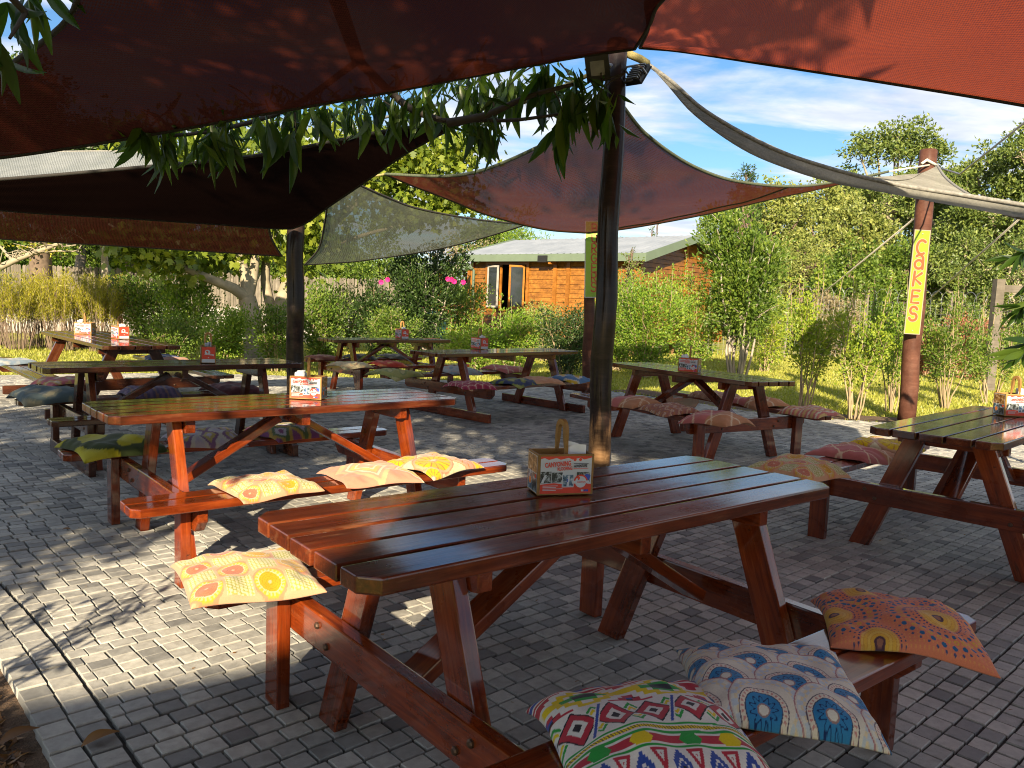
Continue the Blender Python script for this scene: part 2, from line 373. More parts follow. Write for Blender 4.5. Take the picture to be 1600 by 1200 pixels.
# ------------------------------------------------------------------ ground, lawn, patio
g = MB(); g.add([(-260, -60, -.045), (260, -60, -.045), (260, 400, -.045), (-260, 400, -.045)], [(0, 1, 2, 3)])
tag(g.build('ground', M['lawn']), kind='structure')
PH = R(43.0); E1 = Vector((math.cos(PH), math.sin(PH))); E2 = Vector((-math.sin(PH), math.cos(PH))); P0 = Vector((-1.335, 2.218))
PATIO_BRICK = [(-1.41+.682*1.2, 2.14-.731*1.2), (-1.41, 2.14), (-1.41-.682*4.2, 2.14+.731*4.2), (-6.9, 8.2), (-8.0, 10.2), (-7.4, 11.6), (-5.2, 13.0), (-2.5, 13.4), (.3, 13.5), (1.7, 12.8), (3.2, 11.0), (4.0, 10.5), (6.0, 10.2), (9, 9.6), (11, 6), (10, 1.2), (3, .6)]
PATIO = [(-1.22+.682*1.2, 2.32-.731*1.2), (-1.22, 2.32), (-1.22-.682*4.2, 2.32+.731*4.2), (-6.8, 8.2), (-7.9, 10.2), (-7.4, 11.6), (-5.2, 13.0), (-2.5, 13.4), (.3, 13.5), (1.7, 12.8), (3.2, 11.0), (4.0, 10.5), (6.0, 10.2), (9, 9.6), (11, 6), (10, 1.2), (3, .6)]
def inside(poly, x, y):
    c = np.zeros(np.shape(x), bool); n = len(poly)
    for i in range(n):
        x1, y1 = poly[i]; x2, y2 = poly[(i+1) % n]
        k = ((y1 > y) != (y2 > y)); c ^= k & (x < (x2-x1)*(y-y1)/((y2-y1) if y2 != y1 else 1e-9) + x1)
    return c
patio = MB()
patio.add([(x, y, -.014) for x, y in PATIO] + [(x, y, -.06) for x, y in PATIO],
          [tuple(range(len(PATIO)))[::-1]] + [(i, (i+1) % len(PATIO), len(PATIO)+(i+1) % len(PATIO), len(PATIO)+i) for i in range(len(PATIO))])
patio_o = tag(patio.build('patio', M['sand']), kind='structure')
def make_pavers():
    rows = []                                       # s, t, len, wid
    for c in range(2):                              # two edging courses
        for k in range(-10, 62):
            rows.append((.047 + .094*c, k*.094 + .02*c, .0868, .0868))
    r0 = .074; ln = .088
    for j in range(-75, 190):
        t = j*r0; s = .196 + random.uniform(.03, .075)
        first = s - .194; rows.append((.196+first/2, t, first-.0078, r0-.0078))
        while s < 15:
            rows.append((s+ln/2, t, ln-.0078, r0-.0078)); s += ln
    A = np.array(rows, np.float64)
    s, t = A[:, 0], A[:, 1]
    s = s + .030*np.sin(t*.85+.9)*np.exp(-np.maximum(s, 0)/2.5) + .012*np.sin(t*2.3)*np.exp(-np.maximum(s, 0)/1.2)
    t = t + .022*np.exp(-((s-.6)/.5)**2)*np.sin(t*3.1+1.2)*(s > .19) + .010*np.sin(s*2.3+t*.8)*(s > .19)
    cx = P0.x + E1.x*s + E2.x*t; cy = P0.y + E1.y*s + E2.y*t
    ok = inside(PATIO_BRICK, cx, cy)
    d = np.hypot(cx, cy); ok &= (np.abs(cx) < cy*.72+.9) & (cy > 1.3)
    A, cx, cy, s, t = A[ok], cx[ok], cy[ok], s[ok], t[ok]
    n = len(A)
    zz = RNG.normal(0, .0012, n) - .0035*(RNG.uniform(0, 1, n) < .04) + .004*np.sin(cx*1.7+.4)*np.sin(cy*1.3)*np.exp(-np.maximum(0, s-1.5)) + .004*np.sin(cx*.9+cy*1.1)
    ang = PH + RNG.normal(0, .010, n); ca, sa = np.cos(ang), np.sin(ang)
    hl = A[:, 2]/2*RNG.uniform(.96, 1.02, n); hw = A[:, 3]/2*RNG.uniform(.95, 1.02, n)
    tx, ty = RNG.normal(0, .0045, n), RNG.normal(0, .0045, n)
    lay = [(1, 1, -.05), (1, 1, -.0038), (.95, .937, 0)]
    V = np.zeros((n, 12, 3))
    for li, (a, b, z) in enumerate(lay):
        for k, (u, v) in enumerate(((-1, -1), (1, -1), (1, 1), (-1, 1))):
            lx, ly = u*hl*a, v*hw*b
            V[:, li*4+k, 0] = lx*ca - ly*sa; V[:, li*4+k, 1] = lx*sa + ly*ca; V[:, li*4+k, 2] = z + zz + lx*tx + ly*ty
    F = []
    for li in range(2):
        for k in range(4): F.append((li*4+k, li*4+(k+1) % 4, li*4+4+(k+1) % 4, li*4+4+k))
    F.append((8, 9, 10, 11)); F = np.array(F)
    # the nearest ones in the picture become single parts
    x, y = cx, cy
    P = np.stack([x, y, np.zeros(n)-CH], 1); fz = P @ np.array(FWD); px = 800+CF*(P @ np.array(RIGHT))/fz; py = 600-CF*(P @ np.array(UP))/fz
    vis = (px > 0) & (px < 1600) & (py < 1200) & (py > 0)
    order = np.argsort(np.where(vis, fz, 1e9))[:300]
    single = np.zeros(n, bool); single[order] = True
    for i in order:
        me = mesh_np('paver', V[i], F)
        o = mobj('paver', me, M['paver'], patio_o); o.location = (cx[i], cy[i], 0)
    r = ~single
    W = V[r]; W[:, :, 0] += cx[r][:, None]; W[:, :, 1] += cy[r][:, None]
    nf = (F[None] + (np.arange(len(W))*12)[:, None, None]).reshape(-1, 4)
    o = mobj('paver_field', mesh_np('paver_field', W.reshape(-1, 3), nf), M['paver'], patio_o); o['kind'] = 'stuff'
make_pavers()
# bare soil beds along the patio
def bed(name, poly, z=-.03):
    n = len(poly); b = MB(); b.add([(x, y, z) for x, y in poly], [tuple(range(n))])
    return tag(b.build(name, M['soil']), kind='structure')
bed('soil_bed', [(.2, .9), (-.9, 2.4), (-3.9, 5.5), (-6.5, 8.3), (-8.5, 8.4), (-6, 3.5), (-2.5, .6)])
bed('mulch_strip', [(1.5, 13.2), (1.9, 13.0), (3.3, 11.1), (4.1, 10.6), (6.1, 10.3), (9, 9.7), (9.3, 10.3), (6.2, 11.0), (4.4, 11.3), (3.6, 11.8), (2.2, 13.6)], -.026)

# ------------------------------------------------------------------ picnic tables
def put(name, me, mat, parent, Mx):
    o = mobj(name, me, mat, parent); o.matrix_local = Mx; return o
def plank_poly(L, W, cl=0, cr=0, side=1, c=.045):
    """rectangle with the outer corners cut; side=+1 cuts the +y corners"""
    x, y = L/2, W/2
    P = [(-x, -y), (x, -y), (x, y), (-x, y)]
    if side == 0: return P
    if side > 0: P = [(-x, -y), (x, -y), (x, y-c), (x-c*.9, y), (-x+c*.9, y), (-x, y-c)]
    else: P = [(-x+c*.9, -y), (x-c*.9, -y), (x, -y+c), (x, y), (-x, y), (-x, -y+c)]
    return P
def build_table(name, L=1.892, W=.646, a=.655, bo=.826, hb=.425, mat=None, posts=True, sled=False, brace=True):
    mat = mat or M['table']; root = empty(name)
    T = .042; n = 5; gap = .015; pw = (W-gap*(n-1))/n
    X, Y, Z = Vector((1, 0, 0)), Vector((0, 1, 0)), Vector((0, 0, 1))
    pm = {k: prism_mesh('top_plank', plank_poly(L, pw, side=k), T, .006, 3) for k in (-1, 0, 1)}
    for i in range(n):
        y = -W/2 + pw/2 + i*(pw+gap); k = -1 if i == 0 else (1 if i == n-1 else 0)
        put('top_plank', pm[k], M['table_top'] if mat == M['table'] else mat, root, frame((random.uniform(-.004, .004), y, .75-T/2 - random.uniform(0, .0025)), X, Y))
    cl = W-.09
    cm = prism_mesh('cleat', [(-cl/2, -.03), (-cl/2+.03, -.035), (cl/2-.03, -.035), (cl/2, -.03), (cl/2, .035), (-cl/2, .035)], .045, .004)
    for u in (-a+.07, 0, a-.07): put('cleat', cm, mat, root, frame((u, 0, .75-T-.035-.001), Y, Z))
    # splayed legs, cut level at the foot and under the top
    ft, tp, lw, th = .44*W/.646*.98, .16*W/.646, .108, .045
    zt = .75-T-.003
    dv = Vector((tp-ft, zt)); hw = lw/2*dv.length/zt
    o0 = Vector((ft, 0)); ux = dv.normalized(); uy = Vector((-ux.y, ux.x))
    pts = [(ft-hw, 0), (ft+hw, 0), (tp+hw, zt), (tp-hw, zt)]
    loc = [((Vector(p)-o0).dot(ux), (Vector(p)-o0).dot(uy)) for p in pts]
    lm = prism_mesh('leg', loc[::-1], th, .005)
    for su in (-1, 1):
        for sv in (-1, 1):
            put('leg', lm, mat, root, frame((su*(a-th/2), sv*ft, .055 if sled else 0), Vector((0, sv*ux.x, ux.y)), Vector((0, sv*uy.x, uy.y))) if not sled else
                frame((su*(a-th/2), sv*ft, .001), Vector((0, sv*ux.x, ux.y)), Vector((0, sv*uy.x, uy.y))))
    bt = .04; zb = hb-bt-.002; bl = bo-.05; bh = .115
    bm_ = prism_mesh('cross_beam', [(-bl+.05, -bh/2), (bl-.05, -bh/2), (bl, -bh/2+.05), (bl, bh/2), (-bl, bh/2), (-bl, -bh/2+.05)], .045, .005)
    for su in (-1, 1): put('cross_beam', bm_, mat, root, frame((su*(a+.0245), 0, zb-bh/2), Y, Z))
    bw = .113; bL = L*1.028
    bp = {k: prism_mesh('bench_plank', plank_poly(bL, bw, side=k, c=.035), bt, .006, 3) for k in (-1, 1)}
    for sv in (-1, 1):
        for j in (0, 1):
            y = sv*(bo - bw/2 - j*(bw+.012))
            put('bench_plank', bp[sv if j == 0 else -sv], mat, root, frame((random.uniform(-.006, .006), y, hb-bt/2-random.uniform(0, .002)), X, Y))
    bolt = MB().tube([(0, 0, 0), (0, 0, .006), (0, 0, .010)], [.011, .011, .007], 8).mesh('bolt')
    for su in (-1, 1):
        for v_ in (-.40, -.34, .34, .40):
            put('bolt', bolt, M['bolt'], root, frame((su*(a+.047), v_*W/.646, zb-bh*(.3 if abs(v_) > .37 else .7)), Y, Vector((0, 0, su))))
    if posts:
        ph = zb-.002; po = prism_mesh('bench_post', [(-ph/2, -.05), (ph/2, -.05), (ph/2, .05), (-ph/2, .05)], .045, .005)
        for su in (-1, 1):
            for sv in (-1, 1): put('bench_post', po, mat, root, frame((su*(a+.0705), sv*(bo-.18), ph/2), Z, Y))
    if sled:
        sl_ = bo-.10; sm = prism_mesh('sled_board', [(-sl_, -.05), (sl_, -.05), (sl_, .05), (-sl_, .05)], .045, .005)
        for su in (-1, 1): put('sled_board', sm, mat, root, frame((su*(a+.024 + (.0475 if posts else 0)), 0, .0515), Y, Z))
    if brace:
        p, q = Vector((.05, 0, .655)), Vector((a-.05, 0, zb-bh*.55)); d = (q-p); Lb = d.length; d.normalize()
        bm2 = prism_mesh('brace', [(-Lb/2, -.048), (Lb/2, -.048), (Lb/2, .048), (-Lb/2, .048)], .042, .005)
        for su in (-1, 1):
            c = (p+q)/2
            put('brace', bm2, mat, root, frame((su*c.x, 0, c.z), Vector((su*d.x, 0, d.z)), Y))
    return root
GT = 'picnic tables on the paved terrace'
BENCH = {}
def place(o, label, x, y, th, sx=1, sy=1, bo=.826, key=None):
    o.location = (x, y, 0); o.rotation_euler = (0, 0, th); o.scale = (sx, sy, 1)
    tag(o, label, 'picnic table', GT); BENCH[key] = (x, y, th, (bo-.119)*sy)
    return o
t1 = place(build_table('picnic_table'), 'nearest glossy red-brown picnic table with five wide planks in front of the dark post', .232, 2.496, .677, .989, 1.0, key='T1')
place(copy_tree(t1), 'sunlit red-brown picnic table behind the nearest one, long orange bench towards the viewer', -1.271, 4.535, .691, 1.046, .95, key='T2')
place(copy_tree(t1), 'picnic table cut by the right edge of the photo, below the yellow-green sign', 2.884, 4.879, .785, 1.02, 1.02, key='T8')
place(copy_tree(t1), 'picnic table just right of the dark post, pointing towards the lawn, with six pink cushions', 1.792, 7.95, -1.05, 1.07, .95, key='T7')
place(build_table('picnic_table', mat=M['table_old'], posts=True, sled=True), 'dull weathered picnic table on ground boards, second behind the sunlit table at the left', -2.74, 6.55, .72, 1.06, .82, key='T3')
t5 = place(copy_tree(t1), 'farthest picnic table in the middle, in front of the white fence and the flowering shrub', -1.833, 11.671, .70, 1.02, .88, key='T5')
place(build_table('picnic_table', L=2.36, W=.66, a=.80, bo=.86, mat=M['table'], posts=False, sled=True, brace=False), 'long dark picnic table on ground boards in front of the timber house', -.175, 9.97, .80, 1, .95, bo=.86, key='T6')
place(build_table('picnic_table', L=2.84, W=.76, a=1.1, bo=.95, mat=M['table_old'], posts=False, sled=True, brace=False), 'long olive-brown picnic table far left by the reed plants, carrying two caddies', -4.731, 9.353, 2.293, 1, 1, bo=.95, key='T4')

# ------------------------------------------------------------------ table caddies with printed flyers
def text_mesh(s, size, bold=0.0, sx=1.0, font_align='CENTER'):
    cu = bpy.data.curves.new('lettering', 'FONT'); cu.body = s; cu.size = size; cu.align_x = font_align; cu.offset = bold; cu.resolution_u = 3
    o = bpy.data.objects.new('lettering', cu); COL.objects.link(o)
    bpy.context.view_layer.update()
    dg = bpy.context.evaluated_depsgraph_get(); me = bpy.data.meshes.new_from_object(o.evaluated_get(dg))
    V = [(v.co.x*sx, v.co.y) for v in me.vertices]; F = [tuple(p.vertices) for p in me.polygons]
    bpy.data.objects.remove(o); bpy.data.curves.remove(cu); bpy.data.meshes.remove(me)
    return V, F
class Flat:
    """layers of flat print in the local xz plane, facing -y"""
    def __init__(s): s.b = MB(); s.k = 0
    def poly(s, pts, mi, lift=None):
        s.k += 1; y = -.00025*(s.k if lift is None else lift); s.b.mi = mi
        s.b.add([(x, y, z) for x, z in pts], [tuple(range(len(pts)))]); return s
    def rect(s, x0, z0, x1, z1, mi): return s.poly([(x0, z0), (x1, z0), (x1, z1), (x0, z1)], mi)
    def disc(s, x, z, r, mi, n=20): return s.poly([(x+r*math.cos(i*2*math.pi/n), z+r*math.sin(i*2*math.pi/n)) for i in range(n)], mi)
    def text(s, t, x, z, size, mi, bold=0, sx=1, rot=0):
        V, F = text_mesh(t, size, bold, sx); s.k += 1; s.b.mi = mi; c, q = math.cos(rot), math.sin(rot)
        s.b.add([(x+a*c-b*q, -.00025*s.k, z+a*q+b*c) for a, b in V], F); return s
AFR = [(-.9, .55), (-.5, .95), (.1, .9), (.5, .8), (.65, .35), (1.0, .25), (.55, -.25), (.45, -.6), (.15, -1.0), (-.1, -.95), (-.25, -.4), (-.25, 0), (-.75, .05)]
def flyer_front():
    f = Flat(); W_, H_ = .085, .118                    # half width, height
    f.rect(-W_, 0, W_, H_, 0)
    f.poly([(-W_, H_)] + [(W_, H_)] + [(W_-i*.0131, H_-.005-.003*((i*7) % 3)) for i in range(14)], 1)
    for x in (.028, .046): f.disc(x, H_-.011, .0052, 1, 12)
    f.poly([(-W_, 0), (W_, 0), (W_, .028), (.03, .031), (-.01, .029), (-.04, .033), (-W_, .029)], 1)
    f.rect(-.085, .033, -.049, .070, 3); f.poly([(-.083, .034), (-.074, .034), (-.064, .060), (-.071, .060)], 0)
    f.rect(-.047, .035, -.012, .067, 3); f.rect(.036, .034, .080, .067, 3); f.poly([(.058, .052), (.078, .040), (.082, .056), (.068, .062)], 4)
    f.rect(-.0135, .019, .026, .061, 0); f.rect(-.011, .022, .024, .059, 5)
    f.poly([(.002, .023), (.010, .023), (.012, .057), (.006, .057)], 0); f.rect(.002, .036, .006, .046, 4)
    f.disc(.049, .036, .0235, 1, 28); f.disc(.049, .036, .0185, 0, 28); f.poly([(.020, .031), (.078, .031), (.078, .040), (.020, .040)], 0)
    f.poly([(.041+x*.0075, .0475+z*.006) for x, z in AFR], 1)
    f.text('CANYON', .051, .0332, .0068, 1, .0002, .95)
    f.text('CANYONING', -.029, .0865, .0215, 1, .0007, .66, R(4)); f.text('KLOOFING', -.006, .0745, .0150, 1, .0005, .66, R(3))
    f.text('ADVENTURE', .046, .0840, .0110, 2, .0005, .70, R(2))
    for z, x0, x1 in ((.0945, .022, .072), (.0790, .022, .072)): f.rect(x0, z, x1, z+.0016, 2 if z > .09 else 1)
    for z, x1 in ((.0245, -.028), (.0195, -.034), (.0150, -.012), (.0105, -.034)): f.rect(-.078, z, x1, z+.0018, 0)
    f.rect(.050, .006, .058, .012, 0); f.rect(.059, .006, .066, .012, 4); f.rect(.067, .006, .074, .012, 4)
    me = f.b.mesh('flyer')
    for k in ('ink_white', 'ink_red', 'ink_black', 'photo_dark', 'ink_blue', 'photo_blue'): me.materials.append(M[k])
    return me
def flyer_red():
    f = Flat(); f.rect(-.047, 0, .047, .118, 1); f.rect(-.047, 0, .047, .026, 0)
    f.disc(-.006, .078, .020, 0, 20); f.poly([(-.030, .062), (.040, .050), (.040, .062), (-.02, .074)], 0); f.poly([(-.008+x*.010, .080+z*.011) for x, z in AFR], 1)
    f.text('CANYON', .010, .0535, .012, 1, .0003, .85); f.poly([(-.004, .042), (.006, .042), (.003, .034), (-.001, .034)], 0)
    me = f.b.mesh('flyer')
    for k in ('ink_white', 'ink_red'): me.materials.append(M[k])
    return me
def flyer_photos():
    f = Flat(); f.rect(-.047, 0, .047, .118, 0)
    f.rect(-.045, .062, .045, .116, 1); f.rect(-.045, .002, -.002, .060, 2); f.rect(.001, .002, .045, .060, 3); f.disc(-.02, .03, .012, 4, 12); f.rect(.028, .046, .044, .058, 5)
    me = f.b.mesh('flyer')
    for k in ('ink_white', 'photo_gold', 'photo_blue', 'photo_dark', 'ink_orange', 'ink_red'): me.materials.append(M[k])
    return me
FF, FR_, FP = flyer_front(), flyer_red(), flyer_photos()
def handle_mesh():
    n = 14; b = MB(); out = []; inn = []
    for i in range(n+1):
        a = math.pi*i/n; out.append((.026*math.cos(a), .040*math.sin(a)**.8 if 0 < i < n else 0)); inn.append((.0135*math.cos(a), .024*math.sin(a)**.8 if 0 < i < n else 0))
    out = [(.026, -.065)] + out + [(-.026, -.065)]; inn = [(.0135, -.006)] + inn + [(-.0135, -.006)]
    V = [(x, y, z+.045) for y in (-.006, .006) for P in (out, inn) for x, z in P]; k = len(out); F = []
    for i in range(k-1):
        F += [(i, i+1, k+i+1, k+i), (2*k+i, 3*k+i, 3*k+i+1, 2*k+i+1), (i, 2*k+i, 2*k+i+1, i+1), (k+i, k+i+1, 3*k+i+1, 3*k+i)]
    F += [(0, k, 3*k, 2*k), (k-1, 3*k-1, 4*k-1, 2*k-1)]
    return b.add(V, F).mesh('handle')
def build_caddy(dark=False):
    r = empty('table_caddy'); w_, d_, h_, t_ = .186, .108, .130, .007; mt = M['pine']
    def pan(name, L_, H_, c, x, y): return put(name, prism_mesh(name, [(-L_/2, -H_/2), (L_/2, -H_/2), (L_/2, H_/2), (-L_/2, H_/2)], t_, .0012, 1), mt, r, frame(c, x, y))
    X, Y, Z = Vector((1, 0, 0)), Vector((0, 1, 0)), Vector((0, 0, 1))
    pan('floor', w_-.016, d_-.016, (0, 0, .012), X, Y)
    f = pan('front_panel', w_, h_, (0, -d_/2+t_/2, h_/2), X, Z); b = pan('back_panel', w_, h_, (0, d_/2-t_/2, h_/2), X, Z)
    e1 = pan('end_panel', d_-2*t_-.001, h_-.002, (-w_/2+t_/2+.001, 0, h_/2), Y, Z); e2 = pan('end_panel', d_-2*t_-.001, h_-.002, (w_/2-t_/2-.001, 0, h_/2), Y, Z)
    pan('divider', d_-2*t_-.002, h_-.02, (0, 0, h_/2-.002), Y, Z)
    hm = handle_mesh(); put('handle', hm, mt, r, Matrix.Translation((0, 0, h_+.010)) @ Matrix.Rotation(R(104), 4, 'Z') @ Matrix.Scale(1.12, 4))
    sy = -d_/2-.0006
    def fl(me, loc, rz, par):
        o = bpy.data.objects.new('flyer', me); link(o, par); o.matrix_basis = par.matrix_basis.inverted() @ Matrix.Translation(loc) @ Matrix.Rotation(rz, 4, 'Z')
    fl(FF, (0, sy, .006), 0, f); fl(FF, (0, -sy, .006), math.pi, b)
    fl(FP, (-w_/2-.0002, 0, .006), -math.pi/2, e1); fl(FR_, (w_/2+.0002, 0, .006), math.pi/2, e2)
    # paper napkins standing in one half
    nb = MB(); k = 9
    for j in range(3):
        V = []
        for i in range(k):
            u = i/(k-1); x = .018 + .058*u; yy = -.018+.016*j + .006*math.sin(u*5+j)
            V += [(x, yy, .03), (x, yy + .004*math.sin(u*7+j*2), .146 + .010*math.sin(u*2.2+j*1.4) + .006*j)]
        nb.add(V, [(2*i, 2*i+2, 2*i+3, 2*i+1) for i in range(k-1)])
        nb.add([(x, y+.006, z-.002*(q % 2)) for q, (x, y, z) in enumerate(V)], [(2*i+1, 2*i+3, 2*i+2, 2*i) for i in range(k-1)])
    nb.build('napkins', M['paper'], r, True)
    return r
GC = 'wooden flyer caddies on the tables'
cad = build_caddy()
def caddy(px, py, rz, label, first=False, s=1.0):
    o = cad if first else copy_tree(cad)
    p = flat(px, py, .7515); o.location = p; o.rotation_euler = (0, 0, rz); o.scale = (s, s, s)
    return tag(o, label, 'caddy', GC)
caddy(874, 767, R(16), 'large wooden caddy with a red and white flyer and white napkins on the nearest table', True)
caddy(482, 622, R(17), 'brightly sunlit wooden caddy on the sunlit table, photos on its right end', s=1.0).rotation_euler = (0, 0, R(175))
caddy(325, 566, R(-68), 'caddy showing a red emblem side, on the dull weathered table left of the slim post', s=1.06)
caddy(133, 522, R(182), 'dark-looking caddy at the far end of the olive-brown table by the reed plants', s=1.1)
caddy(188, 529, R(-42), 'caddy showing red and photo sides at the near end of the olive-brown table', s=1.1)
caddy(628, 529, R(-55), 'small caddy on the farthest middle table, in front of the flowering shrub', s=1.1)
caddy(749, 545, R(-50), 'caddy with a red side on the long table in front of the timber house', s=1.1)
caddy(1077, 581, R(152), 'caddy with a flyer and photo end on the table pointing towards the lawn', s=1.05)
caddy(1583, 649, R(4), 'caddy with plastic wrap cut by the right edge of the photo', s=1.1)

# ------------------------------------------------------------------ printed cushions
def hexc(*a): return np.array(a, float)
def disc_(u, v, cu, cv, r): return ((u-cu)**2 + (v-cv)**2) < r*r
def fill(col, mask, c): col[mask] = c
def hash2(i, j, k=0): 
    x = np.sin(i*127.1 + j*311.7 + k*74.7)*43758.5453; return x - np.floor(x)
def pat_citrus(u, v):                      # circles in yellow, orange and peach with mosaic squares
    n = u.size; c = np.tile(hexc(.74, .42, .26), (n, 1)); s = 4.2; a, b = u*s, v*s; i, j = np.floor(a), np.floor(b); x, y = a-i-.5, b-j-.5
    odd = ((i+j) % 2) > .5
    mos = odd & (np.abs(x) < .42) & (np.abs(y) < .42); m2 = np.abs(np.sin(x*26)*np.sin(y*26+x*9)) > .30
    fill(c, mos, hexc(.78, .72, .46)); fill(c, mos & ~m2, hexc(.42, .44, .10))
    r = np.hypot(x, y); k = hash2(i, j); A = ~odd
    fill(c, A & (r < .58), hexc(.72, .30, .17)); fill(c, A & (r < .50), hexc(.78, .46, .05))
    ang = np.arctan2(y, x); pet = (np.cos(ang*22) > .2) & (r > .36) & (r < .47); fill(c, A & pet, hexc(.80, .55, .30))
    fill(c, A & (r < .38), hexc(.80, .66, .46)); inner = np.where((k > .5)[:, None], hexc(.76, .42, .02), hexc(.66, .22, .13)); mm = A & (r < .355); c[mm] = inner[mm]
    ring = A & (np.abs(r % .07-.035) < .008) & (r < .355); c[ring] *= .78
    fill(c, A & (r < .055), hexc(.78, .52, .34)); return c
def pat_wheel(u, v):                       # cream with large yellow and pink citrus wheels
    c = np.tile(hexc(.80, .68, .44), (u.size, 1)); sp = hash2(np.floor(u*60), np.floor(v*60)) > .8; fill(c, sp, hexc(.72, .58, .34))
    for cu, cv, r, col in ((.28, .30, .25, (.80, .52, .01)), (.80, .20, .22, (.78, .35, .26)), (.58, .62, .17, (.74, .40, .30)), (.14, .80, .20, (.80, .52, .01)), (.48, .93, .16, (.76, .40, .30)), (.96, .85, .2, (.82, .55, .02)), (1.0, .02, .16, (.82, .55, .02)), (.02, .02, .14, (.82, .5, .02))):
        x, y = u-cu, v-cv; r_ = np.hypot(x, y); a = np.arctan2(y, x)
        fill(c, r_ < r*1.18, hexc(.50, .27, .16)); fill(c, r_ < r*1.12, hexc(.66, .42, .26)); m = r_ < r; fill(c, m, hexc(*col))
        fill(c, m & (r_ > r*.3) & (np.abs((a*14/2/np.pi) % 1-.5) < .09), hexc(.45, .22, .05)); fill(c, r_ < r*.27, hexc(.55, .33, .22)); fill(c, r_ < r*.18, hexc(.78, .6, .5))
    return c
def pat_diamond(u, v):                     # pink with cream nested diamonds
    c = np.tile(hexc(.78, .34, .24), (u.size, 1)); d = np.abs(u-.45)*1.3+np.abs(v-.5); 
    fill(c, d < .55, hexc(.80, .52, .30)); fill(c, d < .45, hexc(.80, .40, .28)); fill(c, np.abs(d-.36) < .025, hexc(.80, .74, .55)); fill(c, d < .30, hexc(.78, .56, .20)); fill(c, np.abs(d-.2) < .018, hexc(.84, .78, .62)); fill(c, d < .16, hexc(.80, .44, .32))
    e = np.abs(u-1.0)*1.2+np.abs(v-.3); fill(c, e < .26, hexc(.78, .56, .16)); fill(c, np.abs(e-.30) < .02, hexc(.82, .76, .6)); return c
def pat_zulu(u, v):                        # bright geometric bands
    n = u.size; c = np.tile(hexc(.72, .72, .74), (n, 1)); Rd, Gn, Bl, Ye, Bk = hexc(.40, .03, .055), hexc(.02, .30, .05), hexc(.03, .07, .34), hexc(.72, .50, .01), hexc(.02, .02, .03)
    def band(a, b, col): fill(c, (v >= a) & (v < b), col)
    band(.955, .985, Rd); band(.905, .945, Rd); m = (v > .905) & (v < .945) & ((u*9 % 1) < .45); fill(c, m, Bl); band(.865, .89, Rd)
    top = (v > .615) & (v < .855); fill(c, top, Rd); uu = (u*2.35) % 1-.5; vv = (v-.735)/.24
    d = np.floor((np.abs(uu)*1.0+np.abs(vv))*11)/11; t_ = top; edge = np.floor(np.abs(uu)*14)/14+np.floor(np.abs(vv)*9)/9
    fill(c, t_ & (edge < .62), hexc(.74, .74, .76)); fill(c, t_ & (edge < .44), Ye); fill(c, t_ & (edge < .27), hexc(.74, .74, .76)); fill(c, t_ & (edge < .22), Gn); fill(c, t_ & (edge < .09), Bk)
    z = np.abs(uu) > .43; w_ = np.abs(vv+.32-np.floor((.5-np.abs(uu))*22)/22*2.6); fill(c, t_ & (edge > .66) & (w_ < .17), Bk); fill(c, t_ & (edge > .66) & (w_ < .10), Bl)
    mid = (v > .375) & (v < .605); x = (u*5.0) % 1-.5; y = (v-.49)/.23; q = np.maximum(np.abs(x*1.05), np.abs(y)); k = np.abs(x)+np.abs(y)
    x2 = ((u*5.0+.5) % 1)-.5; k2 = np.abs(x2)*1.1+np.abs(y)
    fill(c, mid & (k < .52), Bk); fill(c, mid & (k < .47), Rd); fill(c, mid & (k < .27), hexc(.74, .74, .76)); fill(c, mid & (k < .13), Bk)
    kk = mid & (k > .56); fill(c, kk & (np.abs(k2-.42) < .05), Gn); fill(c, kk & (np.abs(k2-.27) < .05), Ye); fill(c, kk & (k2 < .10), Bl)
    dg = mid & (np.abs(((u*2.5) % 1)-.5-y*.24) < .035); fill(c, dg, hexc(.74, .74, .76)); fill(c, mid & (np.abs(((u*2.5) % 1)-.5-y*.24) < .02), Bl)
    band(.345, .36, Gn); band(.318, .338, Ye); m = (v > .318) & (v < .338) & (((u*60+v*30) % 1) < .35); fill(c, m, Bk)
    band(.285, .305, Gn); band(.225, .275, Rd); l = (v > .215) & (v < .285) & (np.abs((u*2.2+.2) % 1-.5) < .13-np.abs(v-.25)*1.6); fill(c, l, Gn); l = (v > .215) & (v < .285) & (np.abs((u*2.2+.75) % 1-.5) < .13-np.abs(v-.25)*1.6); fill(c, l, Ye)
    band(.20, .213, Gn)
    lo = (v > .065) & (v < .19); y = (v-.065)/.125; x = (u*5.6) % 1
    tri = lo & (x < .5) & (np.abs(x-.25) < .22*y+.02); tr2 = lo & (x < .5) & (np.abs(x-.25) < (.22*y-.08)) & (y < .85); fill(c, tri, Rd); fill(c, tr2, hexc(.74, .74, .76)); fill(c, lo & (x < .5) & (np.abs(x-.25) < .22*y-.14) & (y < .75), Rd)
    zz = np.floor(np.abs(x-.75)*20)/20*2.6; fill(c, lo & (x >= .5) & (np.abs(y-.75+zz) < .22), Bl); fill(c, lo & (x >= .5) & (y < .42-zz), Bl); fill(c, lo & (x >= .5) & (y < .2-zz), Bk)
    band(.03, .055, Gn); band(.0, .012, Rd); return c
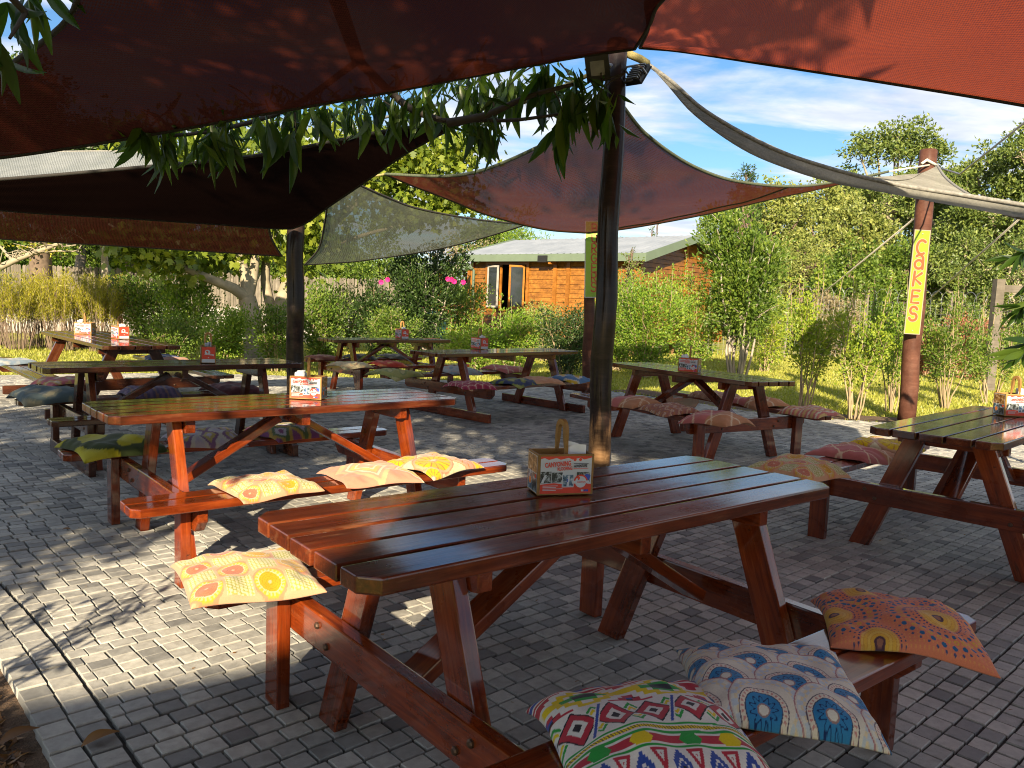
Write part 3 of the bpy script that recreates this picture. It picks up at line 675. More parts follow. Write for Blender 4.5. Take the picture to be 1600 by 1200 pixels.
def pat_shell(u, v):                       # overlapping shells with blue eyes
    n = u.size; c = np.tile(hexc(.40, .27, .27), (n, 1)); s = 26; a, b = u*s, v*s; x, y = a-np.floor(a)-.5, b-np.floor(b)-.5; r = np.hypot(x, y); fill(c, np.abs(r-.33) < .10, hexc(.66, .62, .58)); fill(c, r < .15, hexc(.66, .62, .58))
    cen = []
    for j in range(-1, 5):
        for i in range(-1, 5): cen.append((.02+.36*i+(.18 if j % 2 else 0), .98-.22*j))
    for cu, cv in cen:
        x, y = (u-cu)/.215, (v-cv)/.205; r = np.hypot(x, y); a = np.arctan2(y, x)
        fill(c, r < 1.0, hexc(.36, .17, .20)); fill(c, r < .965, hexc(.58, .52, .48)); m = r < .93
        sc = (np.cos(a*18) > 0) ^ (np.floor(r*6.5) % 2 > .5); fill(c, m, hexc(.62, .63, .60)); fill(c, m & sc & (r > .66), hexc(.46, .53, .66)); fill(c, m & ~sc & (r > .70) & (r < .84), hexc(.66, .56, .40)); fill(c, m & (r < .70), hexc(.66, .62, .56))
        x2, y2 = (u-cu)/.215+.12, (v-cv)/.205+.20; q = np.hypot(x2*1.05, y2*1.0); a2 = np.arctan2(y2, x2)
        fill(c, q < .66, hexc(.10, .07, .12)); fill(c, q < .63, hexc(.68, .60, .54)); fill(c, (q < .60) & (np.cos(a2*30) > .2) & (q > .53), hexc(.50, .24, .24)); fill(c, q < .50, hexc(.05, .06, .12)); fill(c, q < .47, hexc(.03, .20, .46))
        fill(c, np.abs(q-(.30+.07*np.cos(a2*11))) < .025, hexc(.01, .03, .12)); fill(c, q < .13, hexc(.72, .66, .60)); fill(c, (np.abs(q-.15) < .02), hexc(.3, .2, .2))
    return c
def pat_dots(u, v):                        # coral with rings of ochre and blue dots
    n = u.size; c = np.tile(hexc(.66, .22, .13), (n, 1)); sp = np.hypot((u*38) % 1-.5, (v*38) % 1-.5) < .2; fill(c, sp, hexc(.68, .30, .12))
    for cu, cv, big in ((.30, .80, 1.0), (.72, .34, 1.0), (.05, .38, .95), (.92, .88, .95), (.30, .02, .9), (1.15, .3, .9)):
        x, y = u-cu, v-cv; r = np.hypot(x, y)/big; a = np.arctan2(y, x); fill(c, r < .13, hexc(.58, .30, .06)); 
        for k, (rr, dr, cnt, col) in enumerate(((.050, .012, 22, (.72, .42, .06)), (.074, .012, 30, (.74, .46, .10)), (.098, .012, 36, (.72, .42, .07)), (.120, .010, 42, (.70, .44, .12)), (.145, .008, 40, (.05, .05, .16)), (.175, .007, 34, (.06, .07, .16)), (.215, .015, 30, (.02, .10, .26)), (.252, .017, 30, (.62, .40, .05)), (.292, .018, 28, (.02, .12, .30)), (.325, .009, 40, (.05, .08, .2)))):
            if k > 5 and big < .95: continue
            th = (a*cnt/2/np.pi) % 1-.5; d = np.hypot(th*2*np.pi/cnt*rr, r-rr); m = d < dr*.9; fill(c, m & ((r < .14) | (k > 3)), hexc(*col))
            if k == 7: fill(c, d < dr*.45, hexc(.66, .22, .13))
        fill(c, r < .038, hexc(.08, .04, .07)); fill(c, r < .022, hexc(.30, .14, .10)); 
    return c
def pat_ikat(c1, c2, c3, c4):
    def f(u, v):
        c = np.tile(hexc(*c1), (u.size, 1)); j = .05*hash2(np.floor(v*40), 0*v)
        a = (u*3.0+j) % 1; d = np.abs(a-.5)+.35*np.abs((v*2.4) % 1-.5)*2; fill(c, d < .62, hexc(*c2)); fill(c, d < .45, hexc(*c3)); fill(c, d < .30, hexc(*c4)); fill(c, d < .14, hexc(*c1)); return c
    return f
def pat_chev(c1, c2, c3):
    def f(u, v):
        t = (v*4.5+np.abs((u*5) % 1-.5)*1.1) % 1; c = np.tile(hexc(*c1), (u.size, 1)); fill(c, t < .18, hexc(*c2)); fill(c, (t > .5) & (t < .62), hexc(*c3)); fill(c, (t > .3) & (t < .34), hexc(.75, .66, .5)); return c
    return f
def pat_stripe(c1, c2, c3):
    def f(u, v):
        t = (u*5+.15*np.sin(v*9)) % 1; c = np.tile(hexc(*c1), (u.size, 1)); fill(c, t < .3, hexc(*c2)); fill(c, (t > .55) & (t < .75), hexc(*c3)); return c
    return f
def pat_scale(c1, c2, c3):
    def f(u, v):
        j = np.floor(v*6); a = u*5+.5*(j % 2); x = a-np.floor(a)-.5; y = v*6-j; r = np.hypot(x, y*.8); c = np.tile(hexc(*c1), (u.size, 1)); fill(c, r < .62, hexc(*c2)); fill(c, np.abs(r-.5) < .05, hexc(*c3)); fill(c, r < .28, hexc(*c1)); return c
    return f
def pat_mottle(c1, c2, c3, s=14):
    def f(u, v):
        t = np.sin(u*s+2*np.sin(v*s*.8))+np.sin(v*s*1.1+2*np.sin(u*s*.7)); c = np.tile(hexc(*c1), (u.size, 1)); fill(c, t > .3, hexc(*c2)); fill(c, t > 1.2, hexc(*c3)); return c
    return f
def pat_web(u, v):                         # plain pink with thin pale crossing lines
    c = np.tile(hexc(.52, .16, .15), (u.size, 1)); fill(c, (u > .55), hexc(.52, .24, .12))
    for k in (.25, .55, .9): fill(c, np.abs(u*.8+v*.5-k) < .012, hexc(.72, .55, .38)); fill(c, np.abs(u*.7-v*.6-k+.5) < .012, hexc(.72, .55, .38))
    return c
def cushion(key, side, px, py, label, pat, size=.40, rot=0.0, thick=.075, n=40, dy=0.0, tilt=0.0, lift=0.0, asp=1.0, seed=0, stiff=.68, gain=1.0):
    bx, by, th, off = BENCH[key]; hb = .425
    q = flat(px, py, hb+.035); d = Vector((q.x-bx, q.y-by)); u0 = d.x*math.cos(th)+d.y*math.sin(th)
    yb = (-off if side == 'n' else off) + dy
    rs = np.random.default_rng(seed+int(px)); g_ = np.linspace(-1, 1, n); U, V = np.meshgrid(g_, g_); U, V = U.ravel(), V.ravel()
    a = size/2; b = a*asp
    x = a*U*(1-.05*(1-V*V)); y = b*V*(1-.05*(1-U*U))
    ph = rs.uniform(0, 6, 8)
    prof = np.clip((1-np.abs(U)**3.2)*(1-np.abs(V)**3.2), 0, 1)**.45
    lump = 1+.20*np.sin(U*2.6+ph[0])*np.cos(V*2.3+ph[1])+.09*np.sin(U*6+V*3+ph[2])+.05*np.sin(V*9-U*4+ph[3])
    wr = .005*np.sin(U*13+V*5+ph[4]+2*np.sin(V*4+ph[5]))*np.abs(V)+.004*np.sin(V*17-U*7+ph[5]+2*np.sin(U*3))*np.abs(U)+.003*np.sin(U*23+V*19+ph[6])*np.abs(U*V)
    tz = thick*.92*prof*lump; top = tz*.86+wr*prof; bot = -tz*.06
    c, s = math.cos(rot), math.sin(rot)
    X = x*c-y*s; Y = x*s+y*c
    vb = Y + dy*0; ov = np.maximum(0, np.abs(vb+ (dy if side == 'f' else dy)) - .125)
    droop = (-.9*ov**1.5 - .05*ov)*(1-stiff)*2
    base = .006+.10*thick*(np.abs(U)**4+np.abs(V)**4)*.5 + rs.uniform(-.004, .004)
    edge = .012*np.sin(U*3+ph[6])*np.abs(V)**3+.012*np.sin(V*3+ph[7])*np.abs(U)**3
    z0 = base + droop + edge*.6 + X*tilt + lift
    z0 = np.where(ov <= 0, np.maximum(z0, .004+np.maximum(0, X*tilt)+lift*.5), z0)
    P = np.concatenate([np.stack([X, Y, z0+top], 1), np.stack([X, Y, z0+bot], 1)])
    idx = np.arange(n*n).reshape(n, n); q4 = np.stack([idx[:-1, :-1], idx[:-1, 1:], idx[1:, 1:], idx[1:, :-1]], -1).reshape(-1, 4)
    F = np.concatenate([q4, q4[:, ::-1]+n*n])
    # close the seam
    ring = np.concatenate([idx[0, :-1], idx[:-1, -1], idx[-1, :0:-1], idx[:0:-1, 0]]); r2 = np.roll(ring, -1)
    P[n*n+ring] = P[ring]; P[n*n+ring, 2] -= .004
    F = np.concatenate([F, np.stack([r2, ring, ring+n*n, r2+n*n], 1)])
    me = mesh_np('cushion', P, F, True)
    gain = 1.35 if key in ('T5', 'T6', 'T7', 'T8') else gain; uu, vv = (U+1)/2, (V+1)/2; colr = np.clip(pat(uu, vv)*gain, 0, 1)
    col = np.concatenate([colr, colr, ]); col = np.concatenate([col, np.ones((len(col), 1))], 1).astype(np.float32)
    at_ = me.color_attributes.new('print', 'FLOAT_COLOR', 'POINT'); at_.data.foreach_set('color', col.ravel())
    o = mobj('cushion', me, M['cotton'])
    wx = bx+u0*math.cos(th)-yb*math.sin(th); wy = by+u0*math.sin(th)+yb*math.cos(th)
    o.location = (wx, wy, hb+.002); o.rotation_euler = (0, 0, th)
    return tag(o, label, 'cushion', 'cushions on the benches')
HI = 230
cushion('T1', 'f', 412, 912, 'yellow and peach citrus-print cushion on the far left bench end of the nearest table', pat_citrus, .40, R(-8), .07, 150, dy=-.03, stiff=.85)
cushion('T1', 'n', 1030, 1146, 'bright red, blue and yellow geometric-band cushion on the near bench', pat_zulu, .44, R(-26), .085, HI, dy=-.02, stiff=.75, gain=1.55)
cushion('T1', 'n', 1222, 1066, 'cream cushion with blue eye shells in the middle of the near bench', pat_shell, .42, R(-44), .08, HI, dy=-.03, stiff=.75, gain=1.55)
cushion('T1', 'n', 1420, 972, 'coral cushion with blue and ochre dot rings at the right end of the near bench', pat_dots, .43, R(-52), .08, HI, dy=-.01, stiff=.9, gain=1.45)
cushion('T2', 'n', 430, 758, 'sunlit yellow and orange citrus-print cushion, leftmost on the orange bench', pat_citrus, .40, R(3), .06, 90)
cushion('T2', 'n', 597, 740, 'sunlit flat pink cushion with a cream diamond, middle of the orange bench', pat_diamond, .42, R(-6), .05, 90)
cushion('T2', 'n', 712, 733, 'cream cushion with big yellow wheels at the right end of the orange bench', pat_wheel, .40, R(12), .055, 110, lift=.012, tilt=-.02)
cushion('T2', 'f', 200, 706, 'dark green and yellow cushion at the left end of the sunlit table\'s far bench', pat_mottle((.05, .075, .02), (.50, .46, .02), (.60, .55, .05), 9), .46, R(8), .075, 50)
cushion('T2', 'f', 342, 690, 'lilac and white ikat cushion seen under the sunlit table, left one', pat_ikat((.52, .46, .55), (.60, .56, .50), (.24, .12, .24), (.5, .4, .12)), .42, R(-5), .07, 60)
cushion('T2', 'f', 490, 684, 'purple, green and yellow ikat cushion hanging under the sunlit table, right one', pat_ikat((.22, .06, .18), (.45, .30, .05), (.09, .14, .05), (.45, .40, .45)), .42, R(10), .07, 60)
cushion('T3', 'f', 70, 612, 'grey-teal mottled cushion at the left end of the weathered table\'s far bench', pat_mottle((.10, .15, .17), (.20, .22, .18), (.34, .32, .22)), .50, R(5), .10, 50)
cushion('T3', 'f', 232, 609, 'purple-blue cushion in the middle of the weathered table\'s far bench', pat_stripe((.10, .08, .17), (.20, .13, .22), (.30, .17, .13)), .46, R(-4), .07, 40)
cushion('T3', 'f', 355, 603, 'dark maroon cushion at the right end of the weathered table\'s far bench', pat_mottle((.11, .03, .04), (.18, .05, .06), (.24, .08, .08)), .44, R(4), .07, 40)
cushion('T4', 'n', 40, 549, 'mustard yellow cushion on the far left bench beside the grass', pat_mottle((.50, .38, .01), (.58, .44, .02), (.62, .5, .05)), .46, R(6), .06, 36)
cushion('T4', 'n', 42, 562, 'blue and white cushion hanging off the far left bench', pat_mottle((.05, .10, .30), (.12, .20, .42), (.60, .60, .58), 12), .46, R(-18), .07, 36, lift=.01)
cushion('T4', 'n', 84, 565, 'dusty pink and orange cushion at the near end of the far left bench', pat_stripe((.48, .22, .15), (.55, .30, .15), (.38, .20, .18)), .46, R(4), .07, 36)
cushion('T4', 'f', 250, 560, 'pale blue cushion on the right bench of the olive-brown table', pat_mottle((.20, .28, .38), (.34, .40, .46), (.5, .5, .48)), .44, R(8), .06, 36)
cushion('T4', 'f', 290, 588, 'small pink flowered cushion at the near end of the olive-brown table\'s right bench', pat_mottle((.50, .14, .18), (.55, .35, .12), (.6, .5, .4)), .40, R(15), .06, 36)
cushion('T5', 'f', 522, 559, 'brown-red cushion on the farthest table\'s back bench, leftmost', pat_mottle((.28, .10, .07), (.36, .16, .09), (.45, .25, .15)), .42, R(4), .05, 30)
cushion('T5', 'f', 578, 558, 'dark paisley cushion on the farthest table\'s back bench, middle', pat_mottle((.07, .08, .09), (.16, .16, .13), (.30, .28, .2)), .42, R(-4), .06, 30)
cushion('T5', 'f', 632, 557, 'grey-brown cushion on the farthest table\'s back bench, rightmost', pat_mottle((.12, .12, .11), (.22, .20, .16), (.32, .28, .2)), .40, R(4), .05, 30)
cushion('T5', 'n', 570, 572, 'cream and peach mottled cushion on the farthest table\'s front bench', pat_mottle((.55, .48, .30), (.60, .40, .22), (.48, .46, .26)), .46, R(4), .06, 36)
cushion('T5', 'n', 632, 571, 'red cushion on the farthest table\'s front bench', pat_mottle((.45, .05, .03), (.52, .10, .04), (.55, .25, .1)), .42, R(-4), .06, 30)
cushion('T6', 'f', 655, 586, 'yellow-green paisley cushion drooping at the left end of the long table\'s back bench', pat_mottle((.38, .38, .12), (.26, .30, .10), (.50, .46, .2)), .52, R(10), .07, 44)
cushion('T6', 'f', 718, 577, 'pale blue and pink cushion in the middle of the long table\'s back bench', pat_mottle((.40, .46, .48), (.55, .42, .38), (.25, .36, .42)), .50, R(-5), .07, 40)
cushion('T6', 'f', 785, 573, 'plain dusty pink cushion at the right end of the long table\'s back bench', pat_web, .50, R(5), .06, 40)
cushion('T6', 'n', 734, 599, 'crimson scale-print cushion drooping at the left end of the long table\'s front bench', pat_scale((.30, .03, .07), (.38, .05, .09), (.60, .42, .35)), .44, R(-12), .06, 50)
cushion('T6', 'n', 797, 594, 'navy and green leaf-print cushion on the long table\'s front bench', pat_mottle((.04, .06, .14), (.20, .24, .06), (.34, .36, .1)), .44, R(10), .06, 44)
cushion('T6', 'n', 846, 593, 'plain peach cushion drooping from the long table\'s front bench', pat_mottle((.58, .30, .17), (.60, .33, .19), (.62, .36, .2)), .44, R(-10), .05, 44, lift=.01)
cushion('T6', 'n', 888, 590, 'blue, white and yellow leaf-print cushion behind the dark post', pat_mottle((.10, .22, .42), (.55, .55, .5), (.60, .40, .03), 10), .44, R(6), .07, 44)
cushion('T7', 'n', 900, 629, 'pink cushion with thin pale lines, partly hidden by the dark post', pat_web, .46, R(4), .08, 50)
cushion('T7', 'n', 985, 640, 'brown and pink chevron cushion just right of the dark post', pat_chev((.34, .13, .10), (.58, .38, .24), (.45, .20, .07)), .42, R(-4), .075, 60)
cushion('T7', 'n', 1060, 655, 'puffy pink and orange lined cushion at the near end of that bench by the post', pat_web, .46, R(14), .09, 60)
cushion('T7', 'f', 1042, 618, 'brown zigzag cushion on the lawn-side bench, leftmost', pat_chev((.40, .22, .15), (.50, .30, .2), (.32, .16, .1)), .44, R(4), .075, 50)
cushion('T7', 'f', 1105, 630, 'smooth pink cushion on the lawn-side bench seen under the table', pat_web, .44, R(-8), .09, 50)
cushion('T7', 'f', 1212, 643, 'pink and yellow striped cushion at the near end of the lawn-side bench', pat_stripe((.52, .16, .14), (.60, .40, .16), (.62, .55, .4)), .44, R(6), .07, 60)
cushion('T8', 'f', 1290, 735, 'brown patchwork cushion at the left end of the bench beside the right-hand table', pat_citrus, .44, R(-10), .08, 90)
cushion('T8', 'f', 1385, 712, 'plain dusty pink cushion on the bench of the right-hand table, with bare planks before it', pat_web, .46, R(-10), .075, 60)
cushion('T8', 'f', 1470, 706, 'orange and pink wheel-print cushion behind the leg of the right-hand table', pat_wheel, .44, R(5), .08, 60)

# ------------------------------------------------------------------ poles, signs, floodlights
def pole(base, top, r0, r1, label, mat, name='sail_pole'):
    o = empty(name, base); b = Vector((0, 0, 0)); t = Vector(top)-Vector(base); n = 14
    pts = [b.lerp(t, i/n) + Vector((.008*math.sin(i*1.3), .008*math.cos(i*1.7), 0))*(0 < i < n) for i in range(n+1)]
    rad = [r0+(r1-r0)*i/n + random.uniform(-.002, .002) for i in range(n+1)]
    pts.append(pts[-1]+Vector((0, 0, .018))); rad.append(r1*.86)
    MB().tube([p for p in pts], rad, 20).build('shaft', mat, o, True)
    return tag(o, label, 'pole', 'timber poles holding the shade sails')
mp = flat(933, 750); mt_ = at(965, 66, mp.y+.1)
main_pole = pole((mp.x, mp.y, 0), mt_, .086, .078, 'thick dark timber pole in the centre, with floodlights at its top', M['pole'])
lp = flat(461, 640); lt = at(462, 252, lp.y)
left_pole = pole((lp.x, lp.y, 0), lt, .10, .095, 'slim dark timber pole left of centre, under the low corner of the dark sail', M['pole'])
bp_ = flat(917, 618); bt_ = at(925, 352, bp_.y)
burg_pole = pole((bp_.x, bp_.y, 0), bt_, .085, .08, 'brown timber pole behind the central one, carrying the green sign', M['pole_brown'])
cp_ = flat(1416, 657); ct_ = at(1451, 236, cp_.y)
cake_pole = pole((cp_.x, cp_.y, 0), ct_, .112, .106, 'brown timber pole at the right, carrying the yellow-green sign', M['pole_brown'])
def stroke(pts, wd):
    """flat ribbon of constant width along a polyline, round ends"""
    P = [Vector(p) for p in pts]; L_, R_ = [], []; n = len(P)
    for i in range(n):
        t = (P[min(i+1, n-1)]-P[max(i-1, 0)]).normalized(); q = Vector((-t.y, t.x))*wd/2; L_.append(P[i]+q); R_.append(P[i]-q)
    V = L_+R_; F = [(i, n+i, n+i+1, i+1) for i in range(n-1)]
    for j, s in ((0, -1), (n-1, 1)):
        c = P[j]; t = (P[min(j+1, n-1)]-P[max(j-1, 0)]).normalized()*s; q = Vector((-t.y, t.x)); o = len(V)
        V += [c+(q*math.cos(k*math.pi/7)+t*math.sin(k*math.pi/7))*wd/2 for k in range(8)]
        F.append(tuple(range(o+7, o-1, -1)))
    return V, F
def arc(cx, cy, rx, ry, a0, a1, n=14): return [(cx+rx*math.cos(R(a0+(a1-a0)*i/n)), cy+ry*math.sin(R(a0+(a1-a0)*i/n))) for i in range(n+1)]
GLY = {'C': [arc(.05, 0, .36, .46, 50, 300)], 'a': [arc(-.02, -.16, .30, .28, 0, 360, 20), [(.28, -.45), (.29, -.1), (.26, .28)], arc(-.02, .2, .28, .26, 10, 140, 8)],
       'K': [[(-.22, .46), (-.26, -.46)], [(.30, .38), (-.2, .02), (.28, -.32)]], 'E': [[(.28, .40), (-.24, .42), (-.26, -.42), (.28, -.42)], [(-.25, 0), (.18, .02)]],
       'S': [arc(.0, .22, .26, .24, 20, 250, 10)+arc(-.02, -.22, .28, .24, 70, -160, 12)],
       'B': [[(-.25, .45), (-.25, -.45), (.1, -.45)]+arc(.1, -.22, .2, .23, -90, 90, 8)+[(-.2, 0), (.05, .02)]+arc(.05, .23, .2, .21, -90, 90, 8)+[(-.25, .45)]],
       'U': [[(-.26, .35), (-.26, -.1)]+arc(0, -.12, .26, .26, 180, 340, 10)+[(.26, .35), (.27, -.4)]],
       'R': [[(-.25, -.45), (-.25, .45), (.05, .45)]+arc(.05, .22, .2, .23, 90, -90, 8)+[(-.2, -.01)], [(-.1, 0), (.28, -.45)]],
       'G': [arc(0, 0, .3, .42, 45, 330, 14)+[(.28, -.02), (.04, -.02)]]}
def sign(center, xdir, updir, W_, H_, chars, cmat, lmat, emat, lw, size, label, outline):
    o = empty('menu_sign', center); o.matrix_world = frame(center, xdir, updir)
    bd = prism_mesh('board', [(-W_/2, -H_/2), (W_/2, -H_/2), (W_/2, H_/2), (-W_/2, H_/2)], .014, .002, 1); bd.materials.append(emat)
    link(bpy.data.objects.new('board', bd), o)
    m = .012; fb = MB(); fb.add([(-W_/2+m, -H_/2+m, .0085), (W_/2-m, -H_/2+m, .0085), (W_/2-m, H_/2-m, .0085), (-W_/2+m, H_/2-m, .0085)], [(0, 1, 2, 3)]); fb.build('paint_panel', cmat, o)
    n = len(chars)
    for i, (ch, cy, cx) in enumerate(chars):
        b = MB()
        for si, st in enumerate(GLY[ch]):
            for k, (wd, z) in enumerate(((lw+.016, .0092), (lw, .0115)) if outline else ((lw, .0095),)):
                V, F = stroke([(cx+x*size, cy+y*size*1.12) for x, y in st], wd); b.mi = (0 if k == 0 and outline else 1); b.add([(p.x, p.y, z+.0006*si) for p in V], F)
        b.build('letter', [emat, lmat], o)
    for s in (-1, 1): MB().tube([(0, s*(H_/2-.05), .006), (0, s*(H_/2-.05), .014)], .008, 8).build('screw', M['steel'], o)
    return tag(o, label, 'sign', 'painted food signs on the poles')
tl, tr, br, bl_ = [at(x, y, cp_.y-.22) for x, y in ((1427, 359), (1452.5, 359), (1440, 524), (1412.5, 521))]
cx_ = (tl+tr+br+bl_)/4; H1 = ((tl+tr)/2-(bl_+br)/2).length; W1 = (tr-tl).length
sign(cx_, (tr-tl)+(br-bl_), (tl+tr)-(bl_+br), W1, H1, [('C', .335*H1, .0), ('a', .195*H1, -.005), ('K', .035*H1, -.01), ('E', -.135*H1, -.01), ('S', -.30*H1, -.01)], M['sign_lime'], M['sign_letter'], M['sign_edge'], .030, .17, 'tall yellow-green sign reading CaKES in orange letters', True)
tl, tr, br, bl_ = [at(x, y, bp_.y-.17) for x, y in ((917, 345), (958, 345), (950, 465), (911, 465))]
cx_ = (tl+tr+br+bl_)/4; H1 = ((tl+tr)/2-(bl_+br)/2).length; W1 = (tr-tl).length
sign(cx_, (tr-tl)+(br-bl_), (tl+tr)-(bl_+br), W1, H1, [(c, H1*(.40-.127*i), -.055) for i, c in enumerate('BURGERS')], M['sign_green'], M['sign_red'], M['ink_white'], .020, .13, 'tall green sign reading BURGERS in red letters, half hidden by the central pole', False)
def floodlight(loc, aim, up, s, label):
    o = empty('floodlight', loc); z = -Vector(aim).normalized()
    o.matrix_world = frame(loc, Vector(up).cross(z), up)        # local +z points backwards
    hb = MB(); hb.box((0, 0, .016), (s, s*1.05, .030)); hb.box((0, 0, -.001), (s*1.06, s*1.11, .008)); hb.build('housing', M['black'], o)
    MB().box((0, .004, -.007), (s*.62, s*.62, .006)).build('lens', M['lens'], o)
    for i in range(7): MB().box((0, -s*.42+i*s*.14, .043), (s*.8, .006, .026)).build('cooling_fin', M['steel'], o)
    k = s*.56
    MB().tube([(-k, 0, .01), (-k, 0, .07), (-k*.6, 0, .10), (k*.6, 0, .10), (k, 0, .07), (k, 0, .01)], .008, 6).build('bracket', M['steel'], o)
    MB().tube([(s*.1, -s*.3, .03), (s*.25, -s*.7, .06), (s*.05, -s*1.0, .09), (-s*.2, -s*.75, .10), (-s*.25, -s*.4, .10)], .006, 6).build('cable', M['black'], o, True)
    return tag(o, label, 'floodlight')
yp = mp.y
floodlight(at(934, 107, yp-.13), (-.22, -.80, -.42), (-.20, -.42, .86), .165, 'black square floodlight on the left of the central pole top, facing the tables')
floodlight(at(998, 119, yp+.02), (.62, .55, -.55), (.45, .30, .83), .15, 'grey finned floodlight on the right of the central pole top, facing away')
def rope(name, pts, r, mat, label, cat='rope', sag=0.0, twist=False):
    P = [Vector(p) for p in pts]
    if len(P) == 2 and sag:
        P = [P[0].lerp(P[1], i/8)-Vector((0, 0, sag*4*(i/8)*(1-i/8))) for i in range(9)]
    return tag(MB().tube(P, r, 7).build(name, mat, None, True), label, cat)

# ------------------------------------------------------------------ shade sails
def spl(P, n):
    """smooth curve through 3-D points, n samples"""
    P = [Vector(p) for p in P]; m = len(P)
    if m == 2: return [P[0].lerp(P[1], i/(n-1)) for i in range(n)]
    L_ = [0]
    for a, b in zip(P, P[1:]): L_.append(L_[-1]+(b-a).length)
    out = []
    for i in range(n):
        s = L_[-1]*i/(n-1); k = max(j for j in range(m-1) if L_[j] <= s+1e-9); t = (s-L_[k])/(L_[k+1]-L_[k])
        d = L_[k+1]-L_[k]
        def tang(j):
            if j == 0: return (P[1]-P[0])/(L_[1]-L_[0])
            if j == m-1: return (P[-1]-P[-2])/(L_[-1]-L_[-2])
            return (P[j+1]-P[j-1])/(L_[j+1]-L_[j-1])
        t2, t3 = t*t, t*t*t
        out.append(P[k]*(2*t3-3*t2+1)+tang(k)*d*(t3-2*t2+t)+P[k+1]*(-2*t3+3*t2)+tang(k+1)*d*(t3-t2))
    return out
def pxs(L_, y0, y1):
    """picture outline given real depths running from y0 to y1 along it"""
    L_ = list(L_); d = [0]
    for a, b in zip(L_, L_[1:]): d.append(d[-1]+math.hypot(b[0]-a[0], b[1]-a[1]))
    return [at(x, y, y0+(y1-y0)*k/d[-1]) for (x, y), k in zip(L_, d)]
def sail(label, top, bottom, left, right, mat, hem, hem_r=.014, n=44, belly=0.0, name='shade_sail', seam=None, hems=(1, 1, 1, 1)):
    """Coons patch: top and bottom run left to right, left and right run top to bottom"""
    T, B, L_, R_ = spl(top, n), spl(bottom, n), spl(left, n), spl(right, n)
    V = []; 
    for j in range(n):
        v = j/(n-1)
        for i in range(n):
            u = i/(n-1)
            p = T[i]*(1-v)+B[i]*v + L_[j]*(1-u)+R_[j]*u - (T[0]*((1-u)*(1-v))+T[-1]*(u*(1-v))+B[0]*((1-u)*v)+B[-1]*(u*v))
            p = p - Vector((0, 0, belly*16*u*(1-u)*v*(1-v) + .011*math.sin(u*27+1)*min(1, v*9)*math.exp(-3.2*v)*min(1, (1-v)*8) + .008*math.sin(v*25+u*4)*min(1, (1-u)*8)*math.exp(-3*(1-u))*min(1, v*8)*min(1, (1-v)*8)))
            V.append(p)
    o = empty(name, sum(V, Vector())/len(V)); c = o.location.copy(); V = [p-c for p in V]
    F = [(j*n+i, j*n+i+1, (j+1)*n+i+1, (j+1)*n+i) for j in range(n-1) for i in range(n-1)]
    me = mesh_np('cloth', [tuple(p) for p in V], F, True)
    uvl = me.uv_layers.new(name='UVMap'); w_ = max((T[-1]-T[0]).length, (B[-1]-B[0]).length); h_ = max((L_[-1]-L_[0]).length, (R_[-1]-R_[0]).length)
    vi = np.zeros(len(me.loops), np.int32); me.loops.foreach_get('vertex_index', vi)
    uvl.data.foreach_set('uv', np.stack([(vi % n)/(n-1)*w_*.25, (vi//n)/(n-1)*h_*.25], 1).astype(np.float32).ravel())
    mobj('cloth', me, mat, o)
    for k, (E, on) in enumerate(zip((T, B, L_, R_), hems)):
        if on and (E[0]-E[-1]).length > .05: MB().tube([p-c for p in E], hem_r, 6).build('hem', hem, o, True)
    if seam:
        a, b = seam; k = [V[min(n-1, int(round((a+(b-a)*q/20)*(n-1))))] for q in range(21)]
        k = [V[int(q/20*(n-1))*n + int(round((a+(b-a)*q/20)*(n-1)))] + Vector((0, 0, -.006)) for q in range(21)]
        MB().tube(k, .010, 6).build('seam', hem, o, True)
    return tag(o, label, 'shade sail', 'shade sails over the terrace')
Mp = at(992, 76, 6.05)
# the two big sails straight overhead
Lc = at(-170, 262, 5.2); Bk = Vector((1.5, 0, 2.95))
e_front = pxs([(992, 76), (900, 89), (800, 107), (600, 145), (400, 180), (200, 216), (0, 246), (-170, 262)], 6.05, 5.2)
e_left = [Lc, at(-40, 155, 4.75), at(0, 115, 4.5), at(120, 2, 3.7), Vector((-.85, 1.5, 2.80)), Bk]
e_right = [Mp, at(1015, 38, 5.3), at(1035, 0, 4.7), Vector((1.28, 2.2, 3.12)), Bk]
def tri_sail(label, A, B_, C, AB, AC, BC, mat, hem, **kw):
    """three cornered sail: AB and AC start at A; BC joins their ends"""
    return sail(label, [A, A+Vector((.0005, 0, 0))], BC, AB, AC, mat, hem, **kw)
tri_sail('shade sail filling the top left, cloth coloured dark for tree shade, dappled with red glints', Mp, Lc, Bk, e_front, e_right, e_left, M['sail_tree_shaded'], M['hem_dark'], n=64, belly=.05)
Rc = at(1850, 212, 4.3); Mp2 = at(1000, 74, 6.1)
e_f2 = pxs([(1000, 74), (1060, 79), (1200, 100), (1400, 131), (1600, 164), (1850, 212)], 6.1, 4.3)
e_l2 = [Mp2, at(1012, 50, 5.5)+Vector((0, 0, .03)), at(1018, 0, 4.75)+Vector((0, 0, .06)), Vector((1.18, 2.2, 3.20)), Vector((1.35, -.4, 3.02))]
e_r2 = [Vector((1.35, -.4, 3.02)), Vector((2.6, 1.5, 2.75)), Rc]
tri_sail('bright terracotta shade sail filling the top right, glowing in the sun', Mp2, Vector((1.35, -.4, 3.02)), Rc, e_l2, e_f2, e_r2, M['sail_red'], M['hem_dark'], n=64, belly=.04)
